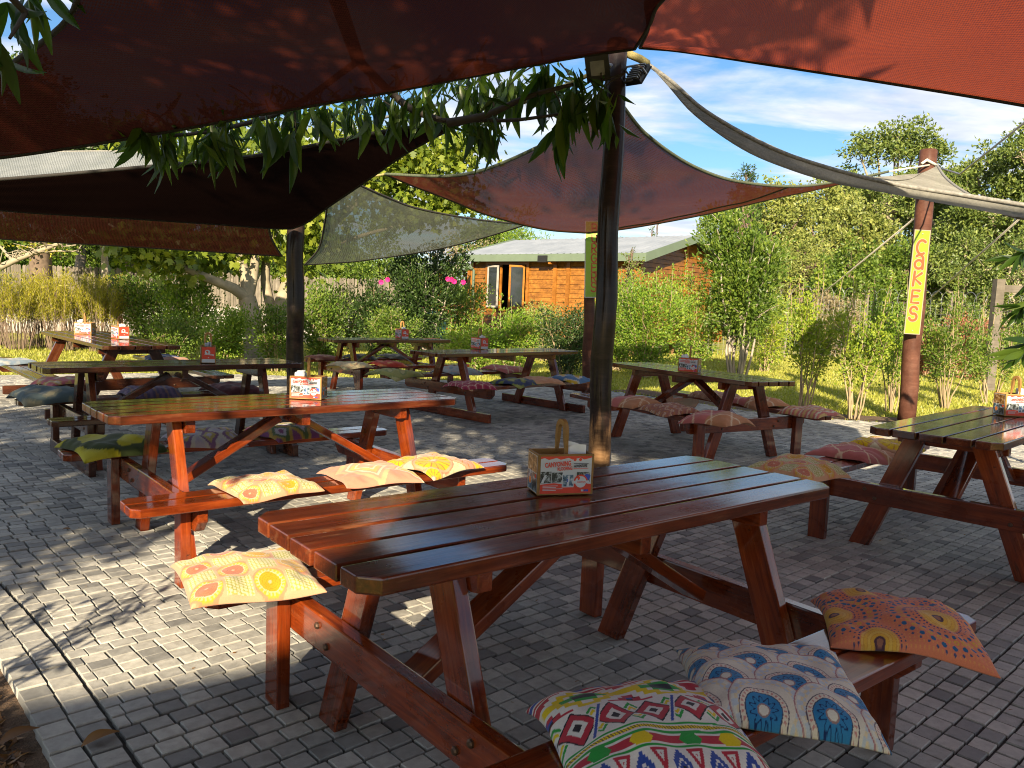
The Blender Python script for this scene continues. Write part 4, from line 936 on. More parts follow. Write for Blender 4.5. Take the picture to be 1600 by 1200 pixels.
# long dark sail towards the left pole
tip2 = at(738, 184, 6.8); lp2 = at(456, 357, lp.y-.16); far2 = at(-260, 296, 6.6)
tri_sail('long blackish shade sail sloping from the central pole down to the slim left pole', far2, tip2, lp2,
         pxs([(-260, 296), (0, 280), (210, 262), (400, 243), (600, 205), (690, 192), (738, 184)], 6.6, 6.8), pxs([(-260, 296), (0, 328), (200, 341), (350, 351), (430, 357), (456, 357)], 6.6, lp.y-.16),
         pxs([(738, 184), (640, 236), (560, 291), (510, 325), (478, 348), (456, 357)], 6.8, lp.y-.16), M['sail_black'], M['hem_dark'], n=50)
rope('sail_rope', [tip2, at(930, 112, 6.25)], .016, M['cord'], 'frayed rope from the central pole top to the blackish sail tip', sag=.03)
# pale sail behind it, at the left
sail('pale blue-grey shade sail behind the blackish one, at the far left', pxs([(-160, 240), (0, 239), (95, 237), (200, 237), (262, 245)], 13, 12), pxs([(-160, 318), (100, 318), (300, 318)], 10.2, 10), pxs([(-160, 240), (-160, 318)], 13, 10.2), pxs([(262, 245), (300, 318)], 12, 10), M['sail_pale'], M['hem_grey'], n=30)
# brown sail under it
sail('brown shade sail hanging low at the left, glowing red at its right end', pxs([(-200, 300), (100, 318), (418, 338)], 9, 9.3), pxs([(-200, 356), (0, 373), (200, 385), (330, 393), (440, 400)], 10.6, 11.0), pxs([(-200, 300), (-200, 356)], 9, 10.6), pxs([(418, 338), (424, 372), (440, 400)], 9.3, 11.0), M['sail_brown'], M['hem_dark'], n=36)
# grey-green sail
A5 = at(548, 283, 9.5); B5 = at(476, 414, 13.0); C5 = at(822, 351, 12.2)
tri_sail('grey-green see-through shade sail between the left pole and the green sign', A5, B5, C5, pxs([(548, 283), (516, 305), (508, 345), (498, 388), (476, 414)], 9.5, 13), pxs([(548, 283), (600, 306), (650, 325), (740, 342), (822, 351)], 9.5, 12.2), pxs([(476, 414), (520, 411), (560, 408), (680, 390), (760, 370), (822, 351)], 13, 12.2), M['sail_grey'], M['hem_dark'], n=40)
# rust sail in the middle
M6 = at(962, 148, 6.55); L6 = at(602, 272, 9.2); K6 = at(1388, 268, cp_.y-.3); B6 = at(920, 364, bp_.y-.32)
sail('faded rust shade sail peaking at the central pole and reaching towards the yellow-green sign', pxs([(962, 148), (975, 168), (1010, 210), (1080, 258), (1150, 283), (1250, 291), (1340, 278), (1388, 268)], 6.55, cp_.y-.3), pxs([(602, 272), (650, 292), (700, 311), (760, 335), (850, 358), (920, 364)], 9.2, bp_.y-.32),
     pxs([(962, 148), (920, 185), (850, 225), (760, 264), (700, 275), (602, 272)], 6.55, 9.2), pxs([(1388, 268), (1300, 290), (1200, 312), (1100, 335), (985, 356), (920, 364)], cp_.y-.3, bp_.y-.32), M['sail_rust'], M['hem_moss'], n=56, seam=(.62, .98), hem_r=.016)
rope('sail_rope', [K6, at(1452, 258, cp_.y-.12)], .012, M['rope'], 'pale rope tying the rust sail to the right-hand pole')
rope('sail_rope', [L6, at(466, 270, lp.y)], .012, M['cord'], 'rope from the rust sail to the slim left pole', sag=.05)
# grey sail seen edge-on at the right
M7 = at(1012, 100, 6.45); R7 = at(1880, 362, 5.6); K7 = at(1464, 259, cp_.y-.1)
e7 = pxs([(1012, 100), (1050, 128), (1100, 172), (1200, 229), (1300, 264), (1400, 288), (1500, 304), (1600, 320), (1880, 362)], 6.45, 5.6)
tri_sail('light grey shade sail seen edge-on, sweeping from the central pole past the right-hand pole', M7, R7, K7, e7, [M7, at(1100, 168, 6.5), at(1200, 224, 6.55), at(1300, 262, 6.7), at(1400, 281, 7.1), at(1440, 270, 8.4), K7], [R7, at(1600, 341, 6.0), at(1550, 324, 6.4), at(1486, 286, 8.0), K7], sail_mat('light_grey_shade_cloth', (.24, .235, .21), (.35, .33, .29), .04, 30, .35), M['hem_grey'], n=50, hem_r=.016, hems=(1, 1, 1, 0))
rope('sail_rope', [at(972, 80, 6.3), at(1000, 92, 6.4), M7], .030, M['cord'], 'thick mossy rope tying the light grey sail to the central pole top')
rope('sail_rope', [K7, at(1448, 250, cp_.y-.13), at(1440, 256, cp_.y-.13)], .02, M['rope'], 'knotted pale cord at the top of the right-hand pole')
rope('guy_wire', [at(1440, 332, cp_.y), flat(1180, 545)], .012, M['rope'], 'pale guy wire running down left from the right-hand pole', 'wire')
rope('guy_wire', [at(1466, 262, cp_.y), at(1500, 272, 9.5), at(1640, 160, 6.0)], .010, M['steel'], 'thin grey wire rising to the right from the top of the right-hand pole', 'wire')
rope('guy_wire', [at(1640, 300, 8.6), at(1440, 478, 16)], .012, M['rope'], 'pale guy wire crossing down behind the yellow-green sign', 'wire')
rope('metal_bar', [at(590, 186, 7.6), at(690, 162, 7.6)], .014, M['steel'], 'short grey bar glimpsed among the hanging leaves', 'bar')

# ------------------------------------------------------------------ unseen roof behind the viewer, added and shaped to shade the near terrace
sh = empty('added_shade_roof', (1.5, -3, 0))
rp_ = [(-2.9, -5.85), (-2.05, -5.38), (-1.46, -4.90), (-1.10, -4.15), (-1.0, -2.2), (-.85, -1.30), (4.6, -.15), (7.5, -.4), (7.5, -6.5), (-2.0, -7.2)]
rb = MB(); nn = len(rp_)
rb.add([(x-1.5, y+3, 3.22+.05*(-y)) for x, y in rp_]+[(x-1.5, y+3, 3.32+.05*(-y)) for x, y in rp_], [tuple(range(nn))[::-1], tuple(range(nn, 2*nn))]+[(i, (i+1) % nn, nn+(i+1) % nn, nn+i) for i in range(nn)])
rb.build('roof', M['house'], sh)
for x, y in ((-.75, -1.6), (4.3, -.5), (7.2, -.7), (7.2, -6.2), (-1.9, -6.8)):
    MB().tube([(x-1.5, y+3, 0), (x-1.5, y+3, 3.2)], .08, 10).build('post', M['pole'], sh)
tag(sh, 'unseen flat roof on posts, added to shade the near terrace', 'added_shade_roof')

# ------------------------------------------------------------------ timber house and veranda
HA = Vector((-1.47, 27.0)); HB = Vector((3.40, 22.7)); hd = (HB-HA).normalized(); hn = Vector((-hd.y, hd.x))*1.0   # along the front, into the house
if hn.y < 0: hn = -hn
def hp(s, d, z): p = HA+hd*s+hn*d; return Vector((p.x, p.y, z))
HL = (HB-HA).length; HD = 5.0; Z0, ZE, ZR = .32, 2.74, 3.37
house = empty('timber_house', (HA.x, HA.y, 0)); ho = Vector((HA.x, HA.y, 0))
def boards(name, a, b, z0, z1, out, mat, clip=None, h=.135):
    """lapped boards on a wall from a to b; out = outward normal"""
    m = MB(); z = z0; d = (b-a); Ln = d.length; d = d/Ln
    while z < z1-.01:
        zt = min(z+h-.008, z1); s0, s1 = 0, Ln
        if clip:
            s0, s1 = clip((z+zt)/2)
            if s1-s0 < .1: break
        p, q = a+d*s0, a+d*s1; o1, o2 = out*.034, out*.014
        V = [(p+o1).to_tuple()[:2]+(z,), (q+o1).to_tuple()[:2]+(z,), (q+o2).to_tuple()[:2]+(zt,), (p+o2).to_tuple()[:2]+(zt,), p.to_tuple()[:2]+(z,), q.to_tuple()[:2]+(z,), q.to_tuple()[:2]+(zt,), p.to_tuple()[:2]+(zt,)]
        m.add([Vector(v)-ho for v in V], [(0, 1, 2, 3), (4, 5, 1, 0), (3, 2, 6, 7), (0, 3, 7, 4), (1, 5, 6, 2)]); z += h
    o = m.build(name, mat, house); o['kind'] = 'stuff'; return o
n3 = Vector((-hn.x, -hn.y, 0)); d3 = Vector((hd.x, hd.y, 0))
def wall(name, pts, par=house, mat=None):
    m = MB(); m.add([Vector(p)-ho for p in pts], [tuple(range(len(pts)))]); return m.build(name, mat or M['dark'], par)
# window opening at s 0.75..2.35
WS0, WS1, WZ0, WZ1 = .78, 2.42, 1.12, 2.52
boards('cladding', hp(0, 0, 0), hp(WS0, 0, 0), Z0, ZE, n3, M['house']); boards('cladding', hp(WS1, 0, 0), hp(HL, 0, 0), Z0, ZE, n3, M['house'])
boards('cladding', hp(WS0, 0, 0), hp(WS1, 0, 0), Z0, WZ0, n3, M['house']); boards('cladding', hp(WS0, 0, 0), hp(WS1, 0, 0), WZ1, ZE, n3, M['house'])
gab = lambda z: (0, HD) if z < ZE else ((z-ZE)/(ZR-ZE)*HD/2, HD-(z-ZE)/(ZR-ZE)*HD/2)
boards('gable_cladding', hp(HL, 0, 0), hp(HL, HD, 0), Z0, ZR, d3, M['house'], gab); boards('gable_cladding', hp(0, HD, 0), hp(0, 0, 0), Z0, ZR, -d3, M['house'], lambda z: gab(z))
body = MB(); q = .05
def hb_(s, d, z): return hp(s, d, z)-ho
body.add([hb_(q, q, Z0), hb_(HL-q, q, Z0), hb_(HL-q, HD, Z0), hb_(q, HD, Z0), hb_(q, q, ZE), hb_(HL-q, q, ZE), hb_(HL-q, HD, ZE), hb_(q, HD, ZE)], [(3, 2, 1, 0), (1, 2, 6, 5), (2, 3, 7, 6), (3, 0, 4, 7)])
for a0, a1, b0, b1 in ((q, WS0, Z0, ZE), (WS1, HL-q, Z0, ZE), (WS0, WS1, Z0, WZ0), (WS0, WS1, WZ1, ZE)): body.add([hb_(a0, q, b0), hb_(a1, q, b0), hb_(a1, q, b1), hb_(a0, q, b1)], [(0, 1, 2, 3)])
body.add([hb_(q, 3.0, Z0), hb_(HL-q, 3.0, Z0), hb_(HL-q, 3.0, ZE), hb_(q, 3.0, ZE)], [(0, 1, 2, 3)])
body.build('wall', M['dark'], house)
fl_ = MB().add([hb_(.1, .1, Z0-.02), hb_(HL-.1, .1, Z0-.02), hb_(HL-.1, HD-.1, Z0-.02), hb_(.1, HD-.1, Z0-.02)], [(0, 1, 2, 3)]); fl_.build('floor_panel', M['dark'], house)
for s, d in ((.3, .3), (HL/2, .3), (HL-.3, .3), (HL-.3, HD/2), (HL-.3, HD-.3), (.3, HD-.3)): MB().tube([hb_(s, d, -.05), hb_(s, d, Z0)], .09, 8).build('stilt', M['pole'], house)
def hbox(name, s, d, z, ls, ld, lz, mat, par=house):
    Mx = Matrix((Vector((hd.x, hd.y, 0)), Vector((hn.x, hn.y, 0)), Vector((0, 0, 1)))).transposed()
    return MB().box(hb_(s, d, z), (ls, ld, lz), Mx).build(name, mat, par)
# roof: two sheets with ribs, fascia and barge boards
ov, oe = .42, .36
rf = MB(); slope = (ZR-ZE)/(HD/2); ze = ZE-slope*oe+.16; zr = ZR+.16; ns = 60
for sgn in (0, 1):
    V = []
    for i in range(ns+1):
        s = -ov+(HL+2*ov)*i/ns; rib = .022 if i % 2 else 0
        d0, d1 = (-oe, HD/2) if sgn == 0 else (HD+oe, HD/2)
        V += [hb_(s, d0, ze+rib), hb_(s, d1, zr+rib)]
    rf.add(V, [(2*i, 2*i+2, 2*i+3, 2*i+1) for i in range(ns)])
roof = rf.build('roof', M['roof'], house)
hbox('fascia', HL/2, -oe-.02, ze-.10, HL+2*ov+.06, .035, .22, M['green_trim'])
for s in (-ov-.02, HL+ov+.02):
    m = MB()
    for d0, d1 in ((-oe-.04, HD/2), (HD+oe+.04, HD/2)):
        z0_ = ze-.02-.04*slope; V = []
        for k in (-.018, .018):
            V += [hb_(s+k, d0, z0_-.20), hb_(s+k, d1, zr-.18), hb_(s+k, d1, zr+.05), hb_(s+k, d0, z0_+.04)]
        m.add(V, [(0, 1, 2, 3), (7, 6, 5, 4), (0, 4, 5, 1), (1, 5, 6, 2), (2, 6, 7, 3), (3, 7, 4, 0)])
    m.build('barge_board', M['green_trim'], house)
# corner and wall trims
for s in (.06, 3.55, 4.05, HL-.05): hbox('wall_trim', s, -.045, (Z0+ZE)/2, .13, .03, ZE-Z0, M['house_trim'])
hbox('bracket', 3.55, -.20, ZE-.12, .09, .30, .20, M['house_trim'])
for d in (.06, HD/2, HD-.05): hbox('gable_trim', HL+.047, d, (Z0+(ZE if d != HD/2 else ZR-.1))/2, .03, .13, (ZE if d != HD/2 else ZR-.1)-Z0, M['house_trim'])
# window: frame, two open sashes and panes
wc = (WS0+WS1)/2
for s, z, ls, lz in ((WS0-.05, (WZ0+WZ1)/2, .10, WZ1-WZ0+.2), (WS1+.05, (WZ0+WZ1)/2, .10, WZ1-WZ0+.2), (wc, WZ1+.05, WS1-WS0-.003, .10), (wc, WZ0-.04, WS1-WS0+.3, .08), (wc-.25, (WZ0+WZ1)/2, .07, WZ1-WZ0-.003), (wc+.28, (WZ0+WZ1)/2, .07, WZ1-WZ0-.003)):
    hbox('window_frame', s, -.05, z, ls, .05, lz, M['house_trim'])
def sash(s0, ang, wd, mat):
    Mx = Matrix((Vector((hd.x, hd.y, 0)), Vector((hn.x, hn.y, 0)), Vector((0, 0, 1)))).transposed() @ Matrix.Rotation(ang, 3, 'Z')
    base = hb_(s0, -.085, (WZ0+WZ1)/2); h = WZ1-WZ0-.06; m = MB()
    for x, z, lx, lz in ((.03, 0, .06, h), (wd-.03, 0, .06, h), (wd/2, h/2-.03, wd-.123, .06), (wd/2, -h/2+.03, wd-.123, .06)): m.box(base+Mx @ Vector((x, 0, z)), (lx, .04, lz), Mx)
    o = m.build('window_sash', mat, house)
    MB().box(base+Mx @ Vector((wd/2, 0, 0)), (wd-.125, .008, h-.125), Mx).build('pane', M['glass'], o)
sash(WS0+.02, R(-14), .62, M['lath']); sash(WS1-.04, R(180+52), .50, M['house_trim'])
hbox('table_inside', wc+.5, .9, 1.05, .9, .6, .06, M['house_trim'])
# gutter and downpipe
MB().tube([hb_(.05, -oe-.06, ze-.2), hb_(.12, -.2, ze-.36), hb_(.16, -.09, ze-.48), hb_(.16, -.09, .35)], .045, 8).build('downpipe', M['green_trim'], house, True)
hbox('fascia_box', 3.35, -oe-.06, ze-.14, .34, .08, .20, M['black'])
# veranda on the left side
VL = 4.6
vr = MB(); V = []
for i in range(41):
    s = -VL+(VL-.1)*i/40; rib = .02 if i % 2 else 0; V += [hb_(s, 1.2, 2.62+rib), hb_(s, 4.6, 2.95+rib)]
vr.add(V, [(2*i, 2*i+2, 2*i+3, 2*i+1) for i in range(40)]); vr.build('veranda_roof', M['roof'], house)
hbox('fascia', -VL/2-.05, 1.17, 2.52, VL-.12, .035, .18, M['green_trim'])
for s in (-VL+.1, -VL*.62, -VL*.3): hbox('veranda_post', s, 1.3, 1.4, .13, .13, 2.24, M['house_trim'])
hbox('veranda_deck', -VL/2, 2.9, .26, VL, 3.4, .10, M['house'])
for z in (.55, 1.15): hbox('rail', -VL/2, 1.25, z, VL-.3, .05, .07, M['rust'])
for i in range(26): hbox('baluster', -VL+.2+i*(VL-.4)/25, 1.25, .85, .04, .03, .52, M['rust'])
boards('cladding', hp(-VL, 4.5, 0), hp(-.1, 4.5, 0), .32, 2.7, n3, M['house'])
hbox('door', -1.0, 4.42, 1.35, .9, .05, 2.0, M['dark'])
hbox('kitchen_window', -2.4, 4.42, 1.6, .8, .05, .8, M['glass'])
tag(house, 'honey-coloured timber house with a pale metal roof and green fascia behind the shrubs', 'house')
tb = empty('water_tank', at(668, 520, 25.5)); tb.location.z = 0
MB().tube([(0, 0, 0), (0, 0, .05), (0, 0, .85), (0, 0, .95)], [.55, .58, .58, .50], 24).build('tank_body', M['teal'], tb, True); MB().tube([(0, 0, .95), (0, 0, 1.02)], [.2, .2], 16).build('lid', M['black'], tb)
tag(tb, 'low teal plastic tank glimpsed below the flowering shrub', 'tank')

# ------------------------------------------------------------------ fences
def paling_fence(name, a, b, h, w_, mat, label, z0=0.0, jitter=.03, rails=(.3, .8), single=True, post_every=2.4):
    a, b = Vector((a[0], a[1], 0)), Vector((b[0], b[1], 0)); d = (b-a); Ln = d.length; d = d/Ln; nrm = Vector((d.y, -d.x, 0)); o = empty(name, a)
    k = int(Ln/(w_*1.12)); me = prism_mesh('paling', [(0, -w_/2), (h-w_*.5, -w_/2), (h, 0), (h-w_*.5, w_/2), (0, w_/2)], .018, 0)
    me.materials.append(mat); rest = MB()
    for i in range(k):
        s = (i+.5)*Ln/k; Mx = frame(d*s+nrm*random.uniform(-.006, .006)+Vector((0, 0, z0+random.uniform(-jitter, jitter))), Vector((random.uniform(-.02, .02), 0, 1)), d)
        if i < 300: p = bpy.data.objects.new('paling', me); link(p, o); p.matrix_local = Mx
        else: rest.add([Mx @ v.co for v in me.vertices], [tuple(p.vertices) for p in me.polygons])
    if rest.v: rest.build('paling_run', mat, o)['kind'] = 'stuff'
    Mr = Matrix((d, nrm, Vector((0, 0, 1)))).transposed()
    for r_ in rails: MB().box(d*(Ln/2)-nrm*.03+Vector((0, 0, z0+h*r_)), (Ln, .04, .07), Mr).build('rail', mat, o)
    for i in range(int(Ln/post_every)+1): MB().tube([d*(i*post_every)-nrm*.1, d*(i*post_every)-nrm*.1+Vector((0, 0, h*1.02))], .06, 8).build('post', mat, o)
    return tag(o, label, 'fence')
paling_fence('paling_fence', (-15.5, 21.5), (-4.4, 23.0), .86, .055, M['lath'], 'low whitewashed paling fence behind the reed plants and bushes', jitter=.06)
paling_fence('paling_fence', (-30, 33), (-4.0, 36.5), 2.1, .105, M['grey_fence'], 'tall grey weathered plank fence under the trees at the far left')
def wire_fence():
    o = empty('wire_fence', (6, 25, 0)); a, b = Vector((6, 25, 0)), Vector((24, 22, 0)); d = b-a; Ln = d.length; d = d/Ln
    for i in range(9):
        s = i*Ln/8; t = Vector((random.uniform(-.05, .05), 0, 2.05)); MB().tube([d*s, d*s+t], .032, 8).build('fence_post', M['grey_fence'], o)
    m = MB()
    for k in range(12): m.tube([d*0+Vector((0, 0, .15+k*.15)), d*Ln+Vector((0, 0, .15+k*.15))], .0035, 3, False)
    for i in range(int(Ln/.15)): s = i*.15; m.tube([d*s, d*s+Vector((0, 0, 1.8))], .003, 3, False)
    w_ = m.build('wire_mesh', M['steel'], o); w_['kind'] = 'stuff'
    c = MB(); P = []
    for i in range(900):
        an = i*.42; P.append(d*(i*Ln/900)+Vector((0, .18*math.cos(an), 2.0+.18*math.sin(an))))
    c.tube(P, .006, 3, False); c.build('coiled_wire', M['steel'], o)['kind'] = 'stuff'
    tag(o, 'wire mesh fence with pale posts and coiled wire on top, at the right', 'fence')
wire_fence()
pg = empty('garden_post', at(1558, 470, 16)); pg.location.z = 0
zt = at(1558, 436, 16).z
MB().box((0, 0, zt/2), (.16, .16, zt)).build('post', M['grey_fence'], pg); MB().box((1.2, 0, zt-.18), (2.235, .12, .14)).build('beam', M['grey_fence'], pg)
tag(pg, 'grey square timber post with a cross beam at the right edge', 'post')

# ------------------------------------------------------------------ vegetation
def leaf_quads(P, ln, wd, rng, up=.35, droop=0.0, dirs=None, jit=1.0):
    """folded lozenge leaves at points P -> verts, faces (2 tris' worth of quad each)"""
    n = len(P); a = rng.normal(0, 1, (n, 3))*jit
    if dirs is not None: a = a*.75+dirs*1.2
    a[:, 2] += up-droop; a /= np.linalg.norm(a, axis=1)[:, None]+1e-9
    r = rng.normal(0, 1, (n, 3)); r[:, 2] *= .5
    s = np.cross(a, r); s /= np.linalg.norm(s, axis=1)[:, None]+1e-9; nn = np.cross(s, a)
    L_ = ln*rng.uniform(.6, 1.25, n)[:, None]; W_ = wd*rng.uniform(.7, 1.2, n)[:, None]
    b = P; mid = P+a*L_*.45
    V = np.stack([b, mid+s*W_*.5+nn*W_*.18, P+a*L_-nn*L_*.08, mid-s*W_*.5+nn*W_*.18], 1).reshape(-1, 3)
    F = np.arange(n*4).reshape(n, 4); return V, F
def curve3(p, q, bend, rng, k=7, wob=.04):
    p, q = np.array(p, float), np.array(q, float); L_ = np.linalg.norm(q-p); m = (p+q)/2+np.array(bend); out = []
    for i in range(k):
        t = i/(k-1); x = p*(1-t)**2+2*m*t*(1-t)+q*t*t
        if 0 < i < k-1: x = x+rng.normal(0, wob*L_*.3, 3)
        out.append(x)
    return np.array(out)
def sample_curve(C, t):
    t = np.clip(t, 0, 1)*(len(C)-1); i = np.minimum(t.astype(int), len(C)-2); f = (t-i)[:, None]; return C[i]*(1-f)+C[i+1]*f
def shrub(name, label, cat, x, y, h, r, stems, leaves, ln, wd, leaf, stem_mat=None, sr=.014, low=.2, seed=0, spread=.10, base_r=.12, twigs=5, group=None, flop=.25, up=.35, z0=-.03, wisps=0, flowers=0, droop=0.0):
    rng = np.random.default_rng(seed+int(abs(x)*131+abs(y)*17)); o = empty(name, (x, y, z0)); sb = MB(); LP = []; LD = []; leaves = int(leaves*1.35); ln *= 1.22; wd *= 1.35
    tips = []
    for s in range(stems):
        an = rng.uniform(0, 2*math.pi); rr = r*math.sqrt(rng.uniform(0, 1))*.85; hh = h*rng.uniform(.70, 1.0)*(1-.22*(rr/r)**2)
        b = (base_r*math.cos(an)*rng.uniform(.1, 1), base_r*math.sin(an)*rng.uniform(.1, 1), 0); q = (rr*math.cos(an), rr*math.sin(an), hh)
        C = curve3(b, q, (rr*flop*-.35*math.cos(an), rr*flop*-.35*math.sin(an), hh*.06), rng); sb.tube([Vector(p) for p in C], list(np.linspace(sr, sr*.3, len(C))), 5, False)
        curves = [(C, low, 1.0)]
        for k in range(twigs):
            t = rng.uniform(low, .92); p = sample_curve(C, np.array([t]))[0]; a2 = rng.uniform(0, 2*math.pi); l = r*rng.uniform(.25, .65)
            q2 = p+np.array([math.cos(a2)*l*.75, math.sin(a2)*l*.75, l*rng.uniform(.1, .9)]); q2[2] = min(q2[2], h*1.02)
            D = curve3(p, q2, (0, 0, l*.1), rng, 4); sb.tube([Vector(p_) for p_ in D], [sr*.45, sr*.35, sr*.25, sr*.12], 4, False); curves.append((D, .15, .6))
        tips.append(curves)
    allc = [c for cs in tips for c in cs]; wts = np.array([np.linalg.norm(np.diff(c[0], axis=0), axis=1).sum()*c[2] for c in allc]); cnt = rng.multinomial(leaves, wts/wts.sum())
    for (C, lo, _), m in zip(allc, cnt):
        if m == 0: continue
        t = lo+(1-lo)*rng.uniform(0, 1, m)**.8; P = sample_curve(C, t)+rng.normal(0, spread, (m, 3))*np.array([1, 1, .7]); LP.append(P)
        dd = P-np.array([0, 0, h*.4]); LD.append(dd/(np.linalg.norm(dd, axis=1)[:, None]+1e-6))
    for k in range(wisps):                       # long upright shoots above the crown
        an = rng.uniform(0, 2*math.pi); rr = r*rng.uniform(.1, .8); p = np.array([rr*math.cos(an), rr*math.sin(an), h*.6]); q = p+np.array([rng.normal(0, .08), rng.normal(0, .08), h*rng.uniform(.35, .62)])
        C = curve3(p, q, (0, 0, 0), rng, 4); sb.tube([Vector(v) for v in C], [sr*.4]*3+[sr*.2], 4, False); m = 46; P = sample_curve(C, rng.uniform(0, 1, m))+rng.normal(0, .016, (m, 3)); LP.append(P); LD.append(np.tile([0, 0, .6], (m, 1)))
    sb.build('stems', stem_mat or M['stem'], o, True)
    P = np.concatenate(LP); P[:, 2] = np.maximum(P[:, 2], .03); V, F = leaf_quads(P, ln, wd, rng, up, droop, np.concatenate(LD)); lo_ = mobj('foliage', mesh_np('foliage', V, F), leaf, o)
    if flowers:
        idx = rng.choice(len(P), flowers, False)
    return tag(o, label, cat, group)
def tree(name, label, base, trunk_h, tr, limbs, clump_r, leaves, ln, wd, leaf, bark, seed=0, group=None, lean=(0, 0), up=.2, cat='tree', fork=None, squash=.75, trunks=1, dirs_out=True, droop=0.0, twig_r=.02):
    """limbs: list of (dx,dy,z,r) clump centres relative to the base; tapered trunk and limbs reach every clump"""
    rng = np.random.default_rng(seed+3); o = empty(name, (base[0], base[1], -.05)); sb = MB()
    top = np.array([lean[0], lean[1], trunk_h]); T = curve3((0, 0, 0), top, (lean[0]*.1, lean[1]*.1, 0), rng, 8, .02)
    sb.tube([Vector(p) for p in T], list(np.linspace(tr*1.15, tr*.62, len(T))), 12); P_ = []; D_ = []
    tot = sum(l[3]**2 for l in limbs); leaves = int(leaves*1.3); wd *= 1.2
    for (dx, dy, z, r) in limbs:
        st = sample_curve(T, np.array([rng.uniform(.62, 1.0)]))[0] if z > trunk_h*.6 else sample_curve(T, np.array([rng.uniform(.3, .7)]))[0]
        C = curve3(st, (dx, dy, z), (dx*.12, dy*.12, -.08*abs(z-st[2])), rng, 7, .05); k = tr*.42*min(1, r/clump_r+.3); sb.tube([Vector(p) for p in C], list(np.linspace(k, max(.006, k*.22), len(C))), 7, False)
        m = int(leaves*r*r/tot); sub = max(3, int(6*r/clump_r)+4); cen = rng.normal(0, .52, (sub, 3))*r*np.array([1, 1, squash])
        for cc in cen:
            q = np.array([dx, dy, z])+cc; D = curve3(C[-2], q, (0, 0, 0), rng, 4); sb.tube([Vector(p) for p in D], [twig_r, twig_r*.7, twig_r*.5, twig_r*.3], 4, False)
        which = rng.integers(0, sub, m); P = cen[which]+rng.normal(0, .30, (m, 3))*r*np.array([1, 1, squash]); dd = P/(np.linalg.norm(P, axis=1)[:, None]+1e-6); P_.append(P+np.array([dx, dy, z])); D_.append(dd)
    sb.build('trunk', bark, o, True); P = np.concatenate(P_); V, F = leaf_quads(P, ln, wd, rng, up, droop, np.concatenate(D_)*.6); mobj('crown', mesh_np('crown', V, F), leaf, o)
    return tag(o, label, cat, group)
def dome(n, rx, ry, z0, h, r, rng):
    out = []
    for i in range(n):
        a = rng.uniform(0, 2*math.pi); q = math.sqrt(rng.uniform(0, 1)); z = z0+h*(1-q*q)*rng.uniform(.35, 1); out.append((rx*q*math.cos(a), ry*q*math.sin(a), z, r*rng.uniform(.65, 1.15)))
    return out
rg = np.random.default_rng(5)
GB = 'shrubs round the terrace'
def sx(px, py): p = flat(px, py, 0); return p.x, p.y
# shrub row along the right edge of the terrace
for (px, py, h, r, st, lv, lab, seed, lf) in (
    (1252, 640, 1.75, .62, 9, 2100, 'feathery yellow-green shrub at the end of the bench beside the lawn', 1, 'leaf_yellow'),
    (1332, 652, 1.6, .60, 10, 2000, 'pale-stemmed yellow-green shrub standing in the mulch left of the right-hand pole', 2, 'leaf_yellow'),
    (1392, 640, 1.75, .55, 8, 1700, 'narrow yellow-green shrub directly behind the right-hand pole', 3, 'leaf_lime'),
    (1478, 634, 1.75, .60, 9, 2500, 'darker small-leaved shrub just right of the right-hand pole', 4, 'leaf_mid'),
    (1548, 628, 1.5, .55, 9, 2200, 'dark shrub behind the caddy at the right edge', 5, 'leaf_mid')):
    x, y = sx(px, py); shrub('shrub', lab, 'shrub', x, y, h, r, st, lv, .042, .020, M[lf], sr=.013, low=.36, seed=seed, spread=.055, group=GB, wisps=7)
y = 16.5; x = at(1152, 600, y).x
shrub('young_tree', 'bushy young tree with broad leaves and several pale stems, right of the house gable', 'tree', x, y, 3.72, 1.16, 12, 8600, .085, .036, M['leaf_mid'], M['bark_grey'], sr=.030, low=.30, seed=9, spread=.13, base_r=.25, twigs=8, group=GB)
for (px, Y, h, r, lv, lf, lab, seed, ln) in (
    (1010, 16.0, 2.15, 1.0, 6500, 'leaf_lime', 'broad light green bush right of the central pole, before the house', 11, .050),
    (1075, 17.2, 2.2, .9, 5000, 'leaf_lime', 'light green bush between the central pole and the young tree', 12, .050),
    (962, 17.6, 1.9, .7, 3400, 'leaf_lime', 'light green bush straight behind the central pole', 17, .05),
    (884, 15.4, 1.40, .72, 5200, 'leaf_dark', 'dark green bush left of the green sign', 13, .045),
    (800, 16.0, 1.25, .8, 4200, 'leaf_lime', 'low yellow-green bush under the house window', 14, .045),
    (742, 15.6, .95, .7, 3800, 'leaf_lime', 'low bright green bush behind the long table, below the downpipe', 15, .045),
    (850, 19.5, 1.5, .7, 2200, 'leaf_olive', 'sparse olive shrub against the house wall', 16, .045),
    (1195, 19, 1.8, .9, 3600, 'leaf_yellow', 'yellow-green bush at the lawn edge behind the young tree', 18, .05)):
    p = at(px, 560, Y); shrub('bush', lab, 'bush', p.x, Y, h, r, 12, lv, ln, ln*.48, M[lf], low=.10, seed=seed, spread=.10, twigs=7, group=GB, wisps=4 if lf == 'leaf_lime' else 0)
